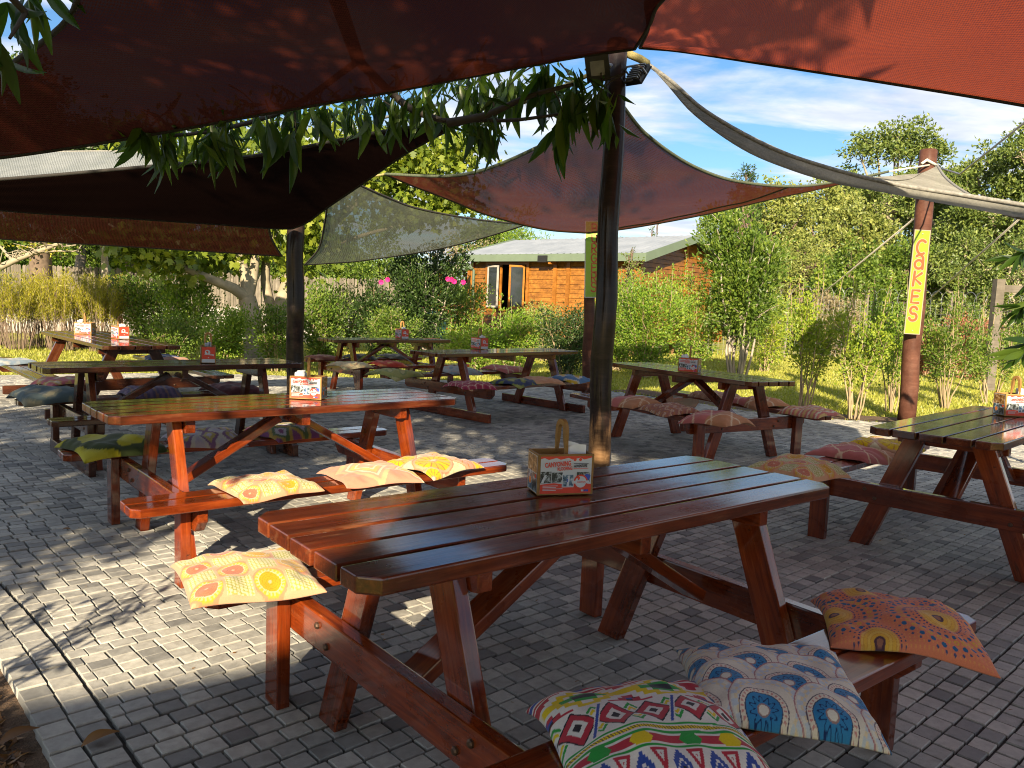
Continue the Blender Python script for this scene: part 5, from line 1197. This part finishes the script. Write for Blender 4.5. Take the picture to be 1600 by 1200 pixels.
# the tall flowering shrub left of the house, and its neighbours
p = at(668, 530, 19.0)
fs = shrub('flowering_shrub', 'tall dark-leaved shrub with magenta flowers in front of the veranda', 'shrub', p.x, 19.0, 2.75, 1.0, 11, 7600, .085, .036, M['leaf_dark'], M['bark_grey'], sr=.028, low=.14, seed=21, spread=.13, twigs=8, group=GB)
for k, (px, py) in enumerate(((606, 437), (596, 441), (706, 437), (710, 440), (724, 441), (700, 436))):
    q = at(px, py, 17.9); m = MB()
    for j in range(9):
        a = j*.7+k; m.add([q-fs.location, q-fs.location+Vector((math.cos(a)*.05, -.02, math.sin(a)*.05)), q-fs.location+Vector((math.cos(a+.5)*.06, -.04, math.sin(a+.5)*.06)), q-fs.location+Vector((math.cos(a+.9)*.045, -.02, math.sin(a+.9)*.045))], [(0, 1, 2, 3)])
    m.build('flower', M['flower'], fs)
for (px, Y, h, r, lv, lf, lab, seed, ln) in (
    (590, 18.4, 1.75, .8, 4600, 'leaf_dark', 'dark bush behind the farthest table', 22, .06),
    (616, 17.2, 1.15, .7, 3600, 'leaf_mid', 'low mid-green bush just above the farthest table top', 23, .05),
    (722, 20.5, 2.1, .7, 2800, 'leaf_mid', 'loose leafy bush hiding the veranda steps', 24, .06),
    (545, 20.5, 1.8, .7, 3000, 'leaf_mid', 'leafy bush by the end of the white fence', 25, .055),
    (505, 15.2, 1.6, .62, 3800, 'leaf_mid', 'bush right of the slim left pole', 26, .055),
    (432, 14.2, 1.2, .5, 2400, 'leaf_mid', 'small bush at the foot of the pale tree', 27, .05),
    (345, 15.0, 1.15, .62, 3600, 'leaf_lime', 'light green bush left of the pale tree', 28, .05),
    (292, 16.2, 1.75, .85, 4200, 'leaf_lime', 'loose green bush behind the olive-brown table', 29, .055),
    (240, 17.2, 1.9, .8, 3400, 'leaf_mid', 'leafy bush at the right end of the reed plants', 30, .06),
    (262, 12.9, .95, .5, 2200, 'leaf_mid', 'low bush just behind the near end of the olive-brown table', 31, .045)):
    p = at(px, 560, Y); shrub('bush', lab, 'bush', p.x, Y, h, r, 10, lv, ln, ln*.5, M[lf], low=.12, seed=seed, spread=.10, twigs=7, group=GB)
# reed plants in a row
for k, (px, Y) in enumerate(((-60, 17.0), (-10, 17.4), (28, 16.6), (62, 17.4), (95, 16.8), (128, 17.4), (160, 16.9), (192, 17.5))):
    rng = np.random.default_rng(40+k); p = at(px, 560, Y); o = empty('reed_plant', (p.x, Y, -.03)); sb = MB(); LP = []
    for s in range(70):
        a = rng.uniform(0, 2*math.pi); q = math.sqrt(rng.uniform(0, 1))*.48; b = np.array([q*.5*math.cos(a), q*.5*math.sin(a), 0]); t = np.array([q*1.2*math.cos(a), q*1.2*math.sin(a), rng.uniform(1.0, 1.62)])
        C = curve3(b, t, (0, 0, .1), rng, 5); sb.tube([Vector(v) for v in C], [.007, .006, .005, .004, .002], 3, False); m = 62; LP.append(sample_curve(C, rng.uniform(.50, 1, m))+rng.normal(0, .025, (m, 3)))
    sb.build('stems', M['bark'], o); V, F = leaf_quads(np.concatenate(LP), .10, .012, rng, 1.6); mobj('foliage', mesh_np('foliage', V, F), M['leaf_restio' if k > 1 else 'leaf_dark'], o)
    tag(o, ('dark reed plant outside the left edge', 'dark reed plant cut by the left edge', 'yellow-green reed plant leftmost of the bright ones', 'yellow-green reed plant left of the thick trunk', 'yellow-green reed plant right of the thick trunk', 'yellow-green reed plant behind the dark-looking caddy', 'yellow-green reed plant before the slender leaning trunk', 'rightmost yellow-green reed plant beside the leafy bush')[k], 'plant', 'reed plants in a row')
# pale-barked tree with big lobed leaves
def pale_tree():
    rng = np.random.default_rng(61); Y = 16.3; p = flat(404, 566); bx, by = p.x*Y/p.y, Y; o = empty('pale_tree', (bx, by, -.05)); sb = MB(); B = Vector((bx, by, -.05))
    def br(pts, r0, r1, dy=0): sb.tube([v-B for v in spl([at(x, y, Y+d) for x, y, d in pts], 10)], list(np.linspace(r0, r1, 10)), 9, False)
    br([(401, 572, 0), (398, 540, 0), (392, 490, 0), (386, 465, 0)], .24, .17); br([(386, 468, 0), (368, 452, -.2), (338, 440, -.4), (300, 424, -.6), (262, 405, -.7)], .12, .06)
    br([(386, 468, 0), (384, 430, .1), (372, 400, .2), (352, 360, .3), (340, 300, .4)], .13, .05); br([(387, 465, 0), (396, 430, .2), (400, 395, .4), (410, 330, .5)], .12, .05)
    br([(420, 572, .5), (426, 530, .5), (432, 500, .5), (446, 455, .6), (470, 400, .8), (540, 330, 1.0), (620, 270, 1.0)], .19, .06); br([(430, 500, .5), (418, 460, .6), (414, 420, .7), (430, 360, .8), (520, 250, .6)], .11, .05)
    br([(470, 400, .8), (560, 370, .9), (650, 345, 1.0)], .06, .03); br([(262, 405, -.7), (220, 380, -.8), (170, 350, -.8)], .06, .02)
    sb.build('trunk', M['bark_pale'], o, True)
    P = []; D = []
    for (px, py, d, rx, rz, m) in ((275, 395, -.6, .75, .45, 700), (330, 385, .3, .8, .45, 700), (215, 380, -.8, .6, .4, 420), (390, 375, .6, .7, .5, 600), (480, 365, .4, .6, .75, 650), (500, 300, .6, .9, .8, 600), (600, 270, .8, .95, .6, 900), (660, 250, 1.0, .85, .6, 800), (700, 310, 1.0, .6, .4, 450), (640, 330, 1, .7, .35, 500), (560, 230, .8, 1.0, .7, 700), (430, 250, .6, 1.2, .9, 800), (330, 240, .4, 1.2, .8, 700), (240, 250, 0, 1.0, .8, 500), (720, 235, .9, .6, .5, 350), (460, 425, .2, .25, .25, 90)):
        m = int(m*1.35)
        c = np.array(at(px, py, Y+d)-B); q = rng.normal(0, .5, (m, 3))*np.array([rx, rx*.9, rz]); P.append(c+q); D.append(q)
    P = np.concatenate(P); D = np.concatenate(D); n = len(P)
    # broad five pointed leaves
    a = rng.normal(0, 1, (n, 3)); a[:, 2] -= .9; a /= np.linalg.norm(a, axis=1)[:, None]; r = rng.normal(0, 1, (n, 3)); s = np.cross(a, r); s /= np.linalg.norm(s, axis=1)[:, None]; L_ = .165*rng.uniform(.5, 1.2, n)[:, None]
    sh_ = [(0, 0), (.30, -.52), (.42, -.22), (.62, -.40), (.72, -.16), (1, 0), (.72, .16), (.62, .40), (.42, .22), (.30, .52)]
    V = np.stack([P+a*L_*x+s*L_*y for x, y in sh_], 1).reshape(-1, 3); F = np.arange(n*10).reshape(n, 10); mobj('crown', mesh_np('crown', V, F), M['leaf_lobed'], o)
    tag(o, 'pale-barked forked tree with big lobed yellow-green leaves left of the slim pole', 'tree')
pale_tree()
# bare pale branch tree at the far left
def bare_tree():
    rng = np.random.default_rng(71); Y = 22.0; B = at(-70, 520, Y); B.z = -.05; o = empty('bare_tree', B); sb = MB()
    def br(pts, r0, r1): sb.tube([v-B for v in spl([at(x, y, Y+d) for x, y, d in pts], 9)], list(np.linspace(r0, r1, 9)), 7, False)
    br([(-70, 540, 0), (-60, 460, 0), (-20, 430, 0), (20, 408, 0), (55, 395, 0), (92, 381, 0)], .16, .05); br([(20, 408, 0), (0, 385, .2), (-20, 370, .2)], .05, .02); br([(55, 395, 0), (90, 392, .1), (120, 392, .2), (128, 382, .2)], .04, .012)
    for k in range(26):
        x0 = rng.uniform(0, 110); y0 = 409-(x0-15)*.28; br([(x0, y0, 0), (x0+rng.normal(0, 14), y0-rng.uniform(4, 16), rng.normal(0, .3)), (x0+rng.normal(8, 22), y0-rng.uniform(8, 30), rng.normal(0, .4))], .018, .006)
    sb.build('trunk', M['bark_pale'], o, True); P = np.array([at(rng.uniform(-10, 110), rng.normal(382, 12), Y+rng.normal(0, .5))-B for i in range(160)]); V, F = leaf_quads(P, .09, .05, rng); mobj('crown', mesh_np('crown', V, F), M['leaf_restio'], o)
    tag(o, 'leafless pale branches with a few yellow leaves at the far left edge', 'tree')
bare_tree()
# trunks and dark trees beyond the grey fence
GF = 'trees beyond the grey fence'
for (px, Y, tr, hgt, lf, bk, lab, sd, n_) in (
    (65, 31, .40, 9, 'leaf_dark', 'bark', 'thick rough brown trunk standing before the grey fence', 1, 9000), (126, 37.5, .24, 8, 'leaf_mid', 'bark_grey', 'slimmer grey trunk behind the grey fence', 2, 8000),
    (163, 34, .16, 7.5, 'leaf_mid', 'bark_grey', 'slender pale leaning trunk before the grey fence', 3, 7000), (205, 38, .30, 9, 'leaf_dark', 'bark', 'forked dark trunk behind the big lobed leaves', 4, 9000),
    (-40, 39, .3, 10, 'leaf_mid', 'bark', 'dark tree beyond the far left edge of the fence', 5, 8000)):
    p = at(px, 450, Y); rng = np.random.default_rng(200+sd); tree('background_tree', lab, (p.x, Y), hgt*.62, tr, dome(13, 2.9, 2.6, hgt*.5, hgt*.55, 1.35, rng), 1.35, n_, .22, .11, M[lf], M[bk], seed=sd, group=GF, twig_r=.02)
for i, (px, Y, w_, h, lf) in enumerate(((-80, 43, 3, 4.6, 'leaf_mid'), (20, 42, 2.6, 4.4, 'leaf_lime'), (100, 44, 2.8, 4.6, 'leaf_lime'), (160, 43, 2.6, 5.2, 'leaf_mid'), (235, 43, 2.6, 5.4, 'leaf_dark'), (300, 42, 2.6, 5.0, 'leaf_mid'), (370, 44, 2.8, 5.2, 'leaf_dark'), (440, 43, 2.6, 5.2, 'leaf_mid'), (520, 44, 2.6, 5.0, 'leaf_mid'), (590, 45, 2.8, 5.4, 'leaf_mid'))):
    p = at(px, 450, Y); rng = np.random.default_rng(300+i)
    tree('background_tree', ('sunny', 'shady', 'leafy', 'dense')[i % 4]+' green undergrowth tree beyond the grey fence, '+('far left', 'left of the thick trunk', 'right of the thick trunk', 'behind the leaning trunk', 'behind the forked trunk', 'left of the pale tree', 'behind the pale tree', 'behind the slim pole', 'right of the slim pole', 'left of the veranda')[i], (p.x, Y), h*.4, .16, dome(12, w_*.8, 1.6, .8, h-.9, 1.2, rng), 1.2, 6000, .17, .10, M[lf], M['bark'], seed=30+i, group=GF)
# trees behind the house
for (px, Y, h, w_, lf, lab, sd, n_, ln, wd) in (
    (835, 36, 5.0, 1.7, 'leaf_lime', 'bright green pine tree behind the pale house roof', 1, 9000, .30, .03), (765, 40, 5.4, 1.9, 'leaf_mid', 'darker green tree left of the bright pine behind the house', 2, 7000, .18, .09),
    (735, 33, 4.3, 1.5, 'leaf_bare', 'thin dry greyish tree left of the pale house roof', 3, 1600, .10, .04), (862, 42, 5.0, 1.5, 'leaf_olive', 'dry brownish-green tree top right of the bright pine', 4, 3000, .16, .07),
    (1015, 34, 4.9, .35, 'leaf_mid', 'small dark conifer tip rising behind the house ridge', 5, 900, .16, .03), (980, 21, 2.9, .4, 'leaf_gum', 'thin feathery sapling right of the central pole, before the house roof', 6, 900, .09, .03)):
    p = at(px, 450, Y); rng = np.random.default_rng(400+sd); tree('background_tree', lab, (p.x, Y), h*.7, .05+.03*h*.5, dome(12, w_, w_*.8, h*.4, h*.62, w_*.5, rng) if w_ > .5 else [(rng.normal(0, .1), rng.normal(0, .1), h*(.5+.055*i), w_*(1.1-.1*i)) for i in range(10)], w_*.5, n_, ln, wd, M[lf], M['bark'], seed=60+sd, group='trees behind the house', twig_r=.014)
# big trees at the right
GR = 'tall trees behind the wire fence'
def gum(px, Y, top, w_, lab, sd, lf='leaf_gum', n_=12000, flat_=.6, ln=.24, wd=.10, low=.45, tr=.3):
    p = at(px, top, Y); h = p.z*1.16; rng = np.random.default_rng(500+sd); L_ = []
    for i in range(17):
        a = rng.uniform(0, 6.28); q = math.sqrt(rng.uniform(0, 1)); z = h*(low+(1-low)*(1-.75*q*q)*rng.uniform(.25, 1))-.3; L_.append((w_*q*math.cos(a), w_*.8*q*math.sin(a), z, w_*rng.uniform(.22, .36)))
    L_.append((0, 0, h-.6, w_*.3)); L_ += [(w_*.32, 0, h-.85, w_*.28), (-w_*.34, .2, h-.95, w_*.28), (w_*.6, .2, h-1.5, w_*.28), (-w_*.62, 0, h-1.6, w_*.28), (0, -.4, h-1.6, w_*.3)]
    return tree('gum_tree', lab, (p.x, Y), h*.72, tr, L_, w_*.3, n_, ln, wd, M[lf], M['bark_pale' if lf == 'leaf_gum' else 'bark'], seed=80+sd, group=GR, squash=flat_)
gum(1400, 46, 240, 3.4, 'tallest gum tree with pale limbs, behind the top of the right-hand pole', 1, n_=15000, low=.5)
gum(1215, 40, 318, 2.2, 'round olive tree right of the house gable, lit from the left', 2, 'leaf_olive', 11000, .9, .18, .10, .2)
gum(1290, 43, 325, 2.6, 'grey-green bushy tree between the round olive tree and the tallest gum', 3, 'leaf_olive', 12000, .8, .18, .10, .2)
gum(1345, 38, 345, 2.2, 'dense olive tree left of the right-hand pole, below the tallest gum', 4, 'leaf_olive', 11000, .8, .18, .10, .15)
gum(1480, 42, 300, 2.8, 'dark gum tree right of the right-hand pole', 5, 'leaf_gum', 13000, .7, .22, .10, .25)
gum(1555, 38, 278, 2.4, 'dark leafy tree at the right edge below the light grey sail', 6, 'leaf_gum', 12000, .8, .22, .10, .25)
gum(1650, 36, 225, 2.6, 'tall dark tree cut by the right edge', 7, 'leaf_gum', 12000, .8, .22, .10, .25)
gum(1258, 33, 390, 1.8, 'lower olive tree behind the young tree', 8, 'leaf_olive', 9000, .9, .13, .06, .1)
gum(1420, 31, 395, 1.9, 'bright green low tree behind the yellow-green sign', 9, 'leaf_mid', 10000, .9, .14, .08, .1)
gum(1330, 30, 405, 1.7, 'green low tree behind the wire fence, left of the sign', 10, 'leaf_mid', 9000, .9, .14, .08, .1)
gum(1510, 30, 385, 1.8, 'shady low tree behind the bronze shrub', 11, 'leaf_gum', 9000, .9, .14, .06, .1)
gum(1590, 29, 380, 1.8, 'shady low tree behind the grey timber post', 12, 'leaf_gum', 9000, .9, .14, .06, .1)
gum(1165, 36, 285, .7, 'narrow dark pine tip behind the rust sail edge', 13, 'leaf_dark', 3000, 1.2, .16, .04, .5, .1)
gum(1135, 44, 345, 2.0, 'dark tree top just right of the house gable', 14, 'leaf_mid', 8000, .9, .16, .08, .2)
for (px, py, Y, h, r, lf, lab, sd) in ((1520, 500, 19, 1.75, .75, 'leaf_bronze', 'bronze-pink leaved shrub before the wire fence at the right', 1), (1450, 500, 20, 1.2, .6, 'leaf_bronze', 'dull reddish shrub low behind the sign', 2), (1310, 470, 27, 2.4, 1.0, 'leaf_bare', 'dry brownish shrub behind the wire fence', 3)):
    p = at(px, py, Y); shrub('shrub', lab, 'shrub', p.x, Y, h, r, 12, 3600, .06, .03, M[lf], seed=90+sd, spread=.09, low=.1, group=GB)
# distant woods closing the view, one mass
def woods():
    rng = np.random.default_rng(91); n = 90000; x = rng.uniform(-75, 75, n); top = 4.2+1.1*np.sin(x*.31)+.8*np.sin(x*.83+1)+.4*np.sin(x*2.1); y = 58+rng.uniform(-3, 5, n)+.0*x; z = top*rng.uniform(0, 1, n)**.75
    P = np.stack([x, y, z], 1)+rng.normal(0, .2, (n, 3)); V, F = leaf_quads(P, .42, .24, rng); o = mobj('far_woods', mesh_np('far_woods', V, F), M['leaf_mid']); tag(o, kind='stuff', label='distant green woods beyond the lawn', cat='woods')
woods()
# grass blades on the lawn
def grass():
    rng = np.random.default_rng(93); n = 150000; y = 10+18*rng.uniform(0, 1, n)**1.3; x = rng.uniform(-1, 1, n)*(y*.66+.6)
    ok = ~inside(PATIO, x, y) & (y > 10.2); ok &= ~inside([(1.5, 13.2), (1.9, 13.0), (3.3, 11.1), (4.1, 10.6), (6.1, 10.3), (9, 9.7), (9.3, 10.3), (6.2, 11.0), (4.4, 11.3), (3.6, 11.8), (2.2, 13.6)], x, y)
    x, y = x[ok], y[ok]; n = len(x); h = rng.uniform(.025, .065, n); a = rng.uniform(0, 6.28, n); b = np.stack([x, y, np.full(n, -.045)], 1); d = np.stack([np.cos(a), np.sin(a), 0*a], 1)*.012
    t = b+np.stack([rng.normal(0, .018, n), rng.normal(0, .018, n), h], 1); V = np.stack([b-d, b+d, t], 1).reshape(-1, 3); o = mobj('lawn_grass', mesh_np('lawn_grass', V, np.arange(3*n).reshape(n, 3)), M['leaf_grass']); tag(o, kind='stuff')
grass()
# fallen leaves and litter
def litter():
    rng = np.random.default_rng(95); n = 2600; P = []
    poly = [(-.2, .9), (-1.30, 2.20), (-4.2, 5.2), (-6.9, 8.1), (-8.5, 8.4), (-6, 3.5), (-2.5, .6)]
    while len(P) < n:
        x, y = rng.uniform(-8, 0), rng.uniform(.6, 8.4)
        if inside(poly, np.array([x]), np.array([y]))[0]: P.append((x, y, rng.uniform(-.028, .0)))
    V, F = leaf_quads(np.array(P), .085, .034, rng, 0); V[:, 2] = -.028+(V[:, 2]+.02)*.25+.012; tag(mobj('leaf_litter', mesh_np('leaf_litter', V, F), M['leaf_fallen']), kind='stuff')
    k = 1900; y = 1.6+2.2*rng.uniform(0, 1, k); x = .73-.90*y-.12-rng.exponential(.32, k); Q = np.stack([x, y, np.full(k, -.02)], 1); V, F = leaf_quads(Q, .05, .022, rng, 0); V[:, 2] = -.026+np.abs(V[:, 2]+.02)*.45+.002; tag(mobj('bark_mulch', mesh_np('bark_mulch', V, F), M['leaf_fallen']), kind='stuff')
    m = 420; x = rng.uniform(-3.5, 4, m); y = rng.uniform(2.6, 9, m); ok = inside(PATIO, x, y); Q = np.stack([x, y, np.full(m, .006)], 1)[ok]; V, F = leaf_quads(Q, .026, .013, rng, 0); V[:, 2] = .006+np.abs(V[:, 2]-.006)*.2; tag(mobj('paving_litter', mesh_np('paving_litter', V, F), M['leaf_fallen']), kind='stuff')
litter()
def fallen(px, py, L_, rz, lab):
    p = flat(px, py, .008); o = MB(); k = 9
    V = []
    for i in range(k):
        t = i/(k-1); w_ = L_*.20*math.sin(math.pi*t**.85)+.001; z = .002+.03*L_*math.sin(t*3.0)*2
        V += [(L_*(t-.5), -w_, z+w_*.5), (L_*(t-.5), 0, z), (L_*(t-.5), w_, z+w_*.6)]
    F = []
    for i in range(k-1): F += [(3*i, 3*i+3, 3*i+4, 3*i+1), (3*i+1, 3*i+4, 3*i+5, 3*i+2)]
    ob = o.add(V, F).build('fallen_leaf', M['leaf_fallen'], None, True); ob.location = p; ob.rotation_euler = (0, 0, rz); tag(ob, lab, 'leaf', 'fallen leaves on the paving')
fallen(158, 1156, .115, R(52), 'curled brown leaf lying across the edging stones at the bottom left')
fallen(31, 1152, .12, R(58), 'tan leaf lying on the soil left of the edging stones')
fallen(104, 828, .05, R(10), 'small yellow leaf on the dark paving at the far left')
# low twiggy shrub just outside the left edge (its branches shade the paving)
shrub('bare_shrub', 'low twiggy shrub beside the edging stones, left of the picture', 'shrub', -2.05, 1.35, 1.05, .42, 7, 90, .06, .025, M['leaf_mid'], M['bark_dark'], sr=.014, low=.4, seed=120, spread=.05, twigs=3)

# ------------------------------------------------------------------ the big long-leaved tree over the sails
def long_leaf(L_, W_, bend, roll):
    k = 6; V = []
    for i in range(k):
        t = i/(k-1); w_ = W_*.5*math.sin(math.pi*min(1, t*.94+.03)**.8)+.0008; z = -bend*L_*t*t; V += [(L_*t, -w_, z+w_*.45), (L_*t, 0, z), (L_*t, w_, z+w_*.45+roll*w_*t)]
    F = []
    for i in range(k-1): F += [(3*i, 3*i+3, 3*i+4, 3*i+1), (3*i+1, 3*i+4, 3*i+5, 3*i+2)]
    me = bpy.data.meshes.new('leaf'); me.from_pydata(V, [], F); me.polygons.foreach_set('use_smooth', [True]*len(F)); me.update(); me.materials.append(M['leaf_mango']); return me
LEAVES = [long_leaf(1, .22, b, r_) for b, r_ in ((.05, .2), (.18, -.2), (.30, .5), (.12, .9))]
def leaf_at(p, d, L_, rng, par, c0):
    d = Vector(d).normalized(); s = d.cross(Vector((rng.normal(0, .5), rng.normal(0, .5)-.6, rng.normal(0, .6)))).normalized(); z = d.cross(s)
    o = bpy.data.objects.new('leaf', LEAVES[int(rng.integers(0, 4))]); link(o, par); o.matrix_local = Matrix.Translation(Vector(p)-c0) @ Matrix((d, s, z)).transposed().to_4x4() @ Matrix.Scale(L_, 4)
def big_tree():
    rng = np.random.default_rng(131); c0 = Vector((-3.9, -2.4, -.03)); o = empty('long_leaved_tree', c0); sb = MB()
    def br(P, r0, r1, k=12): sb.tube([v-c0 for v in spl(P, k)], list(np.linspace(r0, r1, k)), 8, False)
    br([c0, Vector((-3.8, -2.3, 1.6)), Vector((-3.5, -2.0, 3.4))], .20, .14); br([Vector((-3.5, -2, 3.3)), Vector((-2.6, -.6, 4.4)), Vector((-1.6, 2.4, 4.6)), at(560, 95, 5.9)], .12, .05)
    br([Vector((-3.5, -2, 3.4)), Vector((-2.4, -1.9, 4.6)), Vector((-.8, -1.7, 5.4))], .11, .04); br([Vector((-3.5, -2, 3.4)), Vector((-4.6, -1.8, 4.2))], .08, .03)
    br([at(560, 95, 5.9), at(612, 146, 6.2), at(645, 172, 6.2), at(690, 188, 6.2)], .035, .022); br([at(700, 192, 6.2), at(760, 180, 6.1), at(815, 155, 6.0), at(862, 140, 5.9), at(895, 132, 5.8)], .034, .012)
    br([at(690, 188, 6.2), at(760, 188, 6.2), at(800, 188, 6.2), at(850, 182, 6.1), at(905, 174, 6.0)], .018, .010); br([at(560, 95, 5.9), at(450, 170, 6.0), at(330, 205, 5.8), at(220, 215, 5.6)], .025, .010)
    br([at(330, 205, 5.8), at(290, 190, 5.7)], .012, .006); br([Vector((-2.6, -.6, 4.4)), Vector((-2.9, 1.4, 3.9)), at(40, 20, 3.5)], .05, .014); br([at(40, 20, 3.5), at(15, 60, 3.4)], .012, .006)
    sb.build('trunk', M['bark_dark'], o, True)
    CL = [(212, 215), (232, 212), (262, 212), (300, 205), (330, 206), (352, 196), (372, 196), (400, 186), (425, 180), (448, 176), (470, 188), (492, 178), (515, 176), (535, 172), (560, 168), (585, 160), (606, 152), (640, 148), (665, 140), (690, 135), (712, 130), (735, 128), (758, 122), (790, 116), (815, 122), (838, 128), (862, 130), (885, 138), (905, 140), (922, 146), (938, 158), (748, 190), (766, 194), (895, 165), (868, 170)]
    twigs = MB()
    for k, (px, py) in enumerate(CL):
        Y = 5.55+.75*min(1, max(0, (px-200)/450)) - (.35 if px > 890 else 0)+rng.normal(0, .12); c = at(px+rng.normal(0, 11), py+rng.normal(0, 14), Y); sb3 = c-Vector((rng.normal(0, .12), .05, -.14)); twigs.tube([sb3-c0, (sb3+c)/2-c0+Vector((0, 0, .02)), c-c0], [.007, .005, .003], 5, False)
        for j in range(int(rng.integers(5, 10))):
            a = rng.uniform(0, 6.28); dn = rng.uniform(.6, 4.0) if px > 380 else rng.uniform(.5, 2.4); leaf_at(c+Vector(rng.normal(0, .03, 3)), (math.cos(a)*.8, math.sin(a)*.7, -dn), rng.uniform(.15, .42)*(1.0 if px > 700 else .85), rng, o, c0)
    for (px, py, Y, m) in ((12, 4, 3.6, 4), (44, -14, 3.6, 5), (20, 30, 3.9, 4), (-6, 60, 3.9, 4), (10, 92, 4.0, 4), (66, -24, 3.8, 4), (-14, 20, 3.5, 4)):
        c = at(px, py, Y)
        for j in range(m): a = rng.uniform(0, 6.28); leaf_at(c, (math.cos(a), math.sin(a)*.8, -rng.uniform(.4, 2)), rng.uniform(.20, .30), rng, o, c0)
    P2 = []
    for (px, py) in CL*4:
        c = at(px+rng.normal(0, 13), py-4+rng.normal(0, 16), 5.75+.75*min(1, max(0, (px-200)/450))-(.35 if px > 890 else 0)+rng.normal(0, .25)); P2 += [tuple(c-c0+Vector(rng.normal(0, .035, 3))) for _ in range(4)]
    V, F = leaf_quads(np.array(P2), .20, .040, rng, 0, 1.3); mobj('small_foliage', mesh_np('small_foliage', V, F), M['leaf_mango'], o)['kind'] = 'stuff'
    twigs.build('twigs', M['bark_dark'], o)['kind'] = 'stuff'
    # the rest of the crown, out of the picture, which throws the dappled shade
    P = []; cen = []
    for (cx_, cy_, cz_, r_, m) in ((-1.0, -1.9, 5.35, 1.55, 1500), (-2.4, -1.6, 5.0, 1.3, 1100), (.2, -2.0, 5.1, 1.0, 600), (-2.2, -2.2, 5.9, 1.2, 700), (-3.5, -2.2, 5.3, 1.1, 650), (-1.7, -2.2, 4.25, .95, 620), (-.6, -2.2, 4.45, .8, 420), (-2.8, -2.2, 4.1, .9, 620), (1.1, 2.5, 4.0, .40, 46), (.7, 1.6, 4.2, .4, 46), (-3.1, -2.1, 3.35, .75, 520), (-4.8, -2.3, 4.0, 1.2, 900), (-6.0, -2.0, 3.4, 1.3, 900), (-4.0, -2.5, 2.9, .8, 520), (-5.4, -2.3, 2.3, .9, 520), (-3.6, -2.0, 4.6, 1.1, 800), (-.2, -1.2, 5.9, 1.0, 420), (-4.1, -1.9, 3.9, 1.35, 640), (-5.2, -1.6, 3.6, 1.3, 560), (-3.3, -.9, 4.7, 1.1, 420), (-6.3, -1.2, 3.6, 1.3, 420), (-5.6, -1.2, 2.4, 1.0, 240), (-3.75, -2.3, 2.75, .7, 460), (-4.3, -2.2, 3.3, 1.0, 800), (-5.0, -2.0, 2.9, .9, 520), (-3.4, -1.8, 3.9, .9, 420)):
        sub = rng.normal(0, .5, (14, 3))*r_; P.append(np.array([cx_, cy_, cz_])+sub[rng.integers(0, 14, m)]+rng.normal(0, .24, (m, 3)))
        for q in sub[:8]: sb2 = q
    P = np.concatenate(P); xr = P[:, 0]-(P[:, 1]+2.2)*.14; zr = P[:, 2]+(P[:, 1]+2.2)*.435        # leaves cleared along the sun path so light reaches the table and paving
    gap = (xr > -2.75) & (xr < -.2) & (zr > 1.5) & (zr < 3.9) & (rng.uniform(0, 1, len(P)) > .05); P = P[~gap]-np.array(c0); V, F = leaf_quads(P, .26, .085, rng, 0, .8); cr = mobj('crown', mesh_np('crown', V, F), M['leaf_mango'], o); cr['kind'] = 'stuff'
    tag(o, 'big tree with long drooping dark leaves hanging down between the sails', 'tree')
big_tree()
def sapling():
    rng = np.random.default_rng(141); b = at(1640, 600, 7.4); b.z = -.03; o = empty('long_leaved_sapling', b); sb = MB(); P = [at(1640, 700, 7.4), at(1632, 560, 7.4), at(1618, 470, 7.3), at(1606, 400, 7.2)]; P[0].z = -.03
    sb.tube([v-b for v in spl(P, 10)], list(np.linspace(.03, .01, 10)), 7, False); sb.build('stem', M['bark_dark'], o, True)
    for (px, py, m) in ((1604, 392, 12), (1590, 402, 10), (1612, 470, 12), (1598, 482, 10), (1610, 535, 10), (1600, 548, 8), (1622, 430, 10)):
        c = at(px, py, 7.2+rng.normal(0, .1))
        for j in range(m): a = rng.uniform(0, 6.28); leaf_at(c, (math.cos(a), math.sin(a), -rng.uniform(-.2, 1.6)), rng.uniform(.17, .30), rng, o, b)
    tag(o, 'long-leaved sapling at the right edge above the caddy', 'sapling')
sapling()
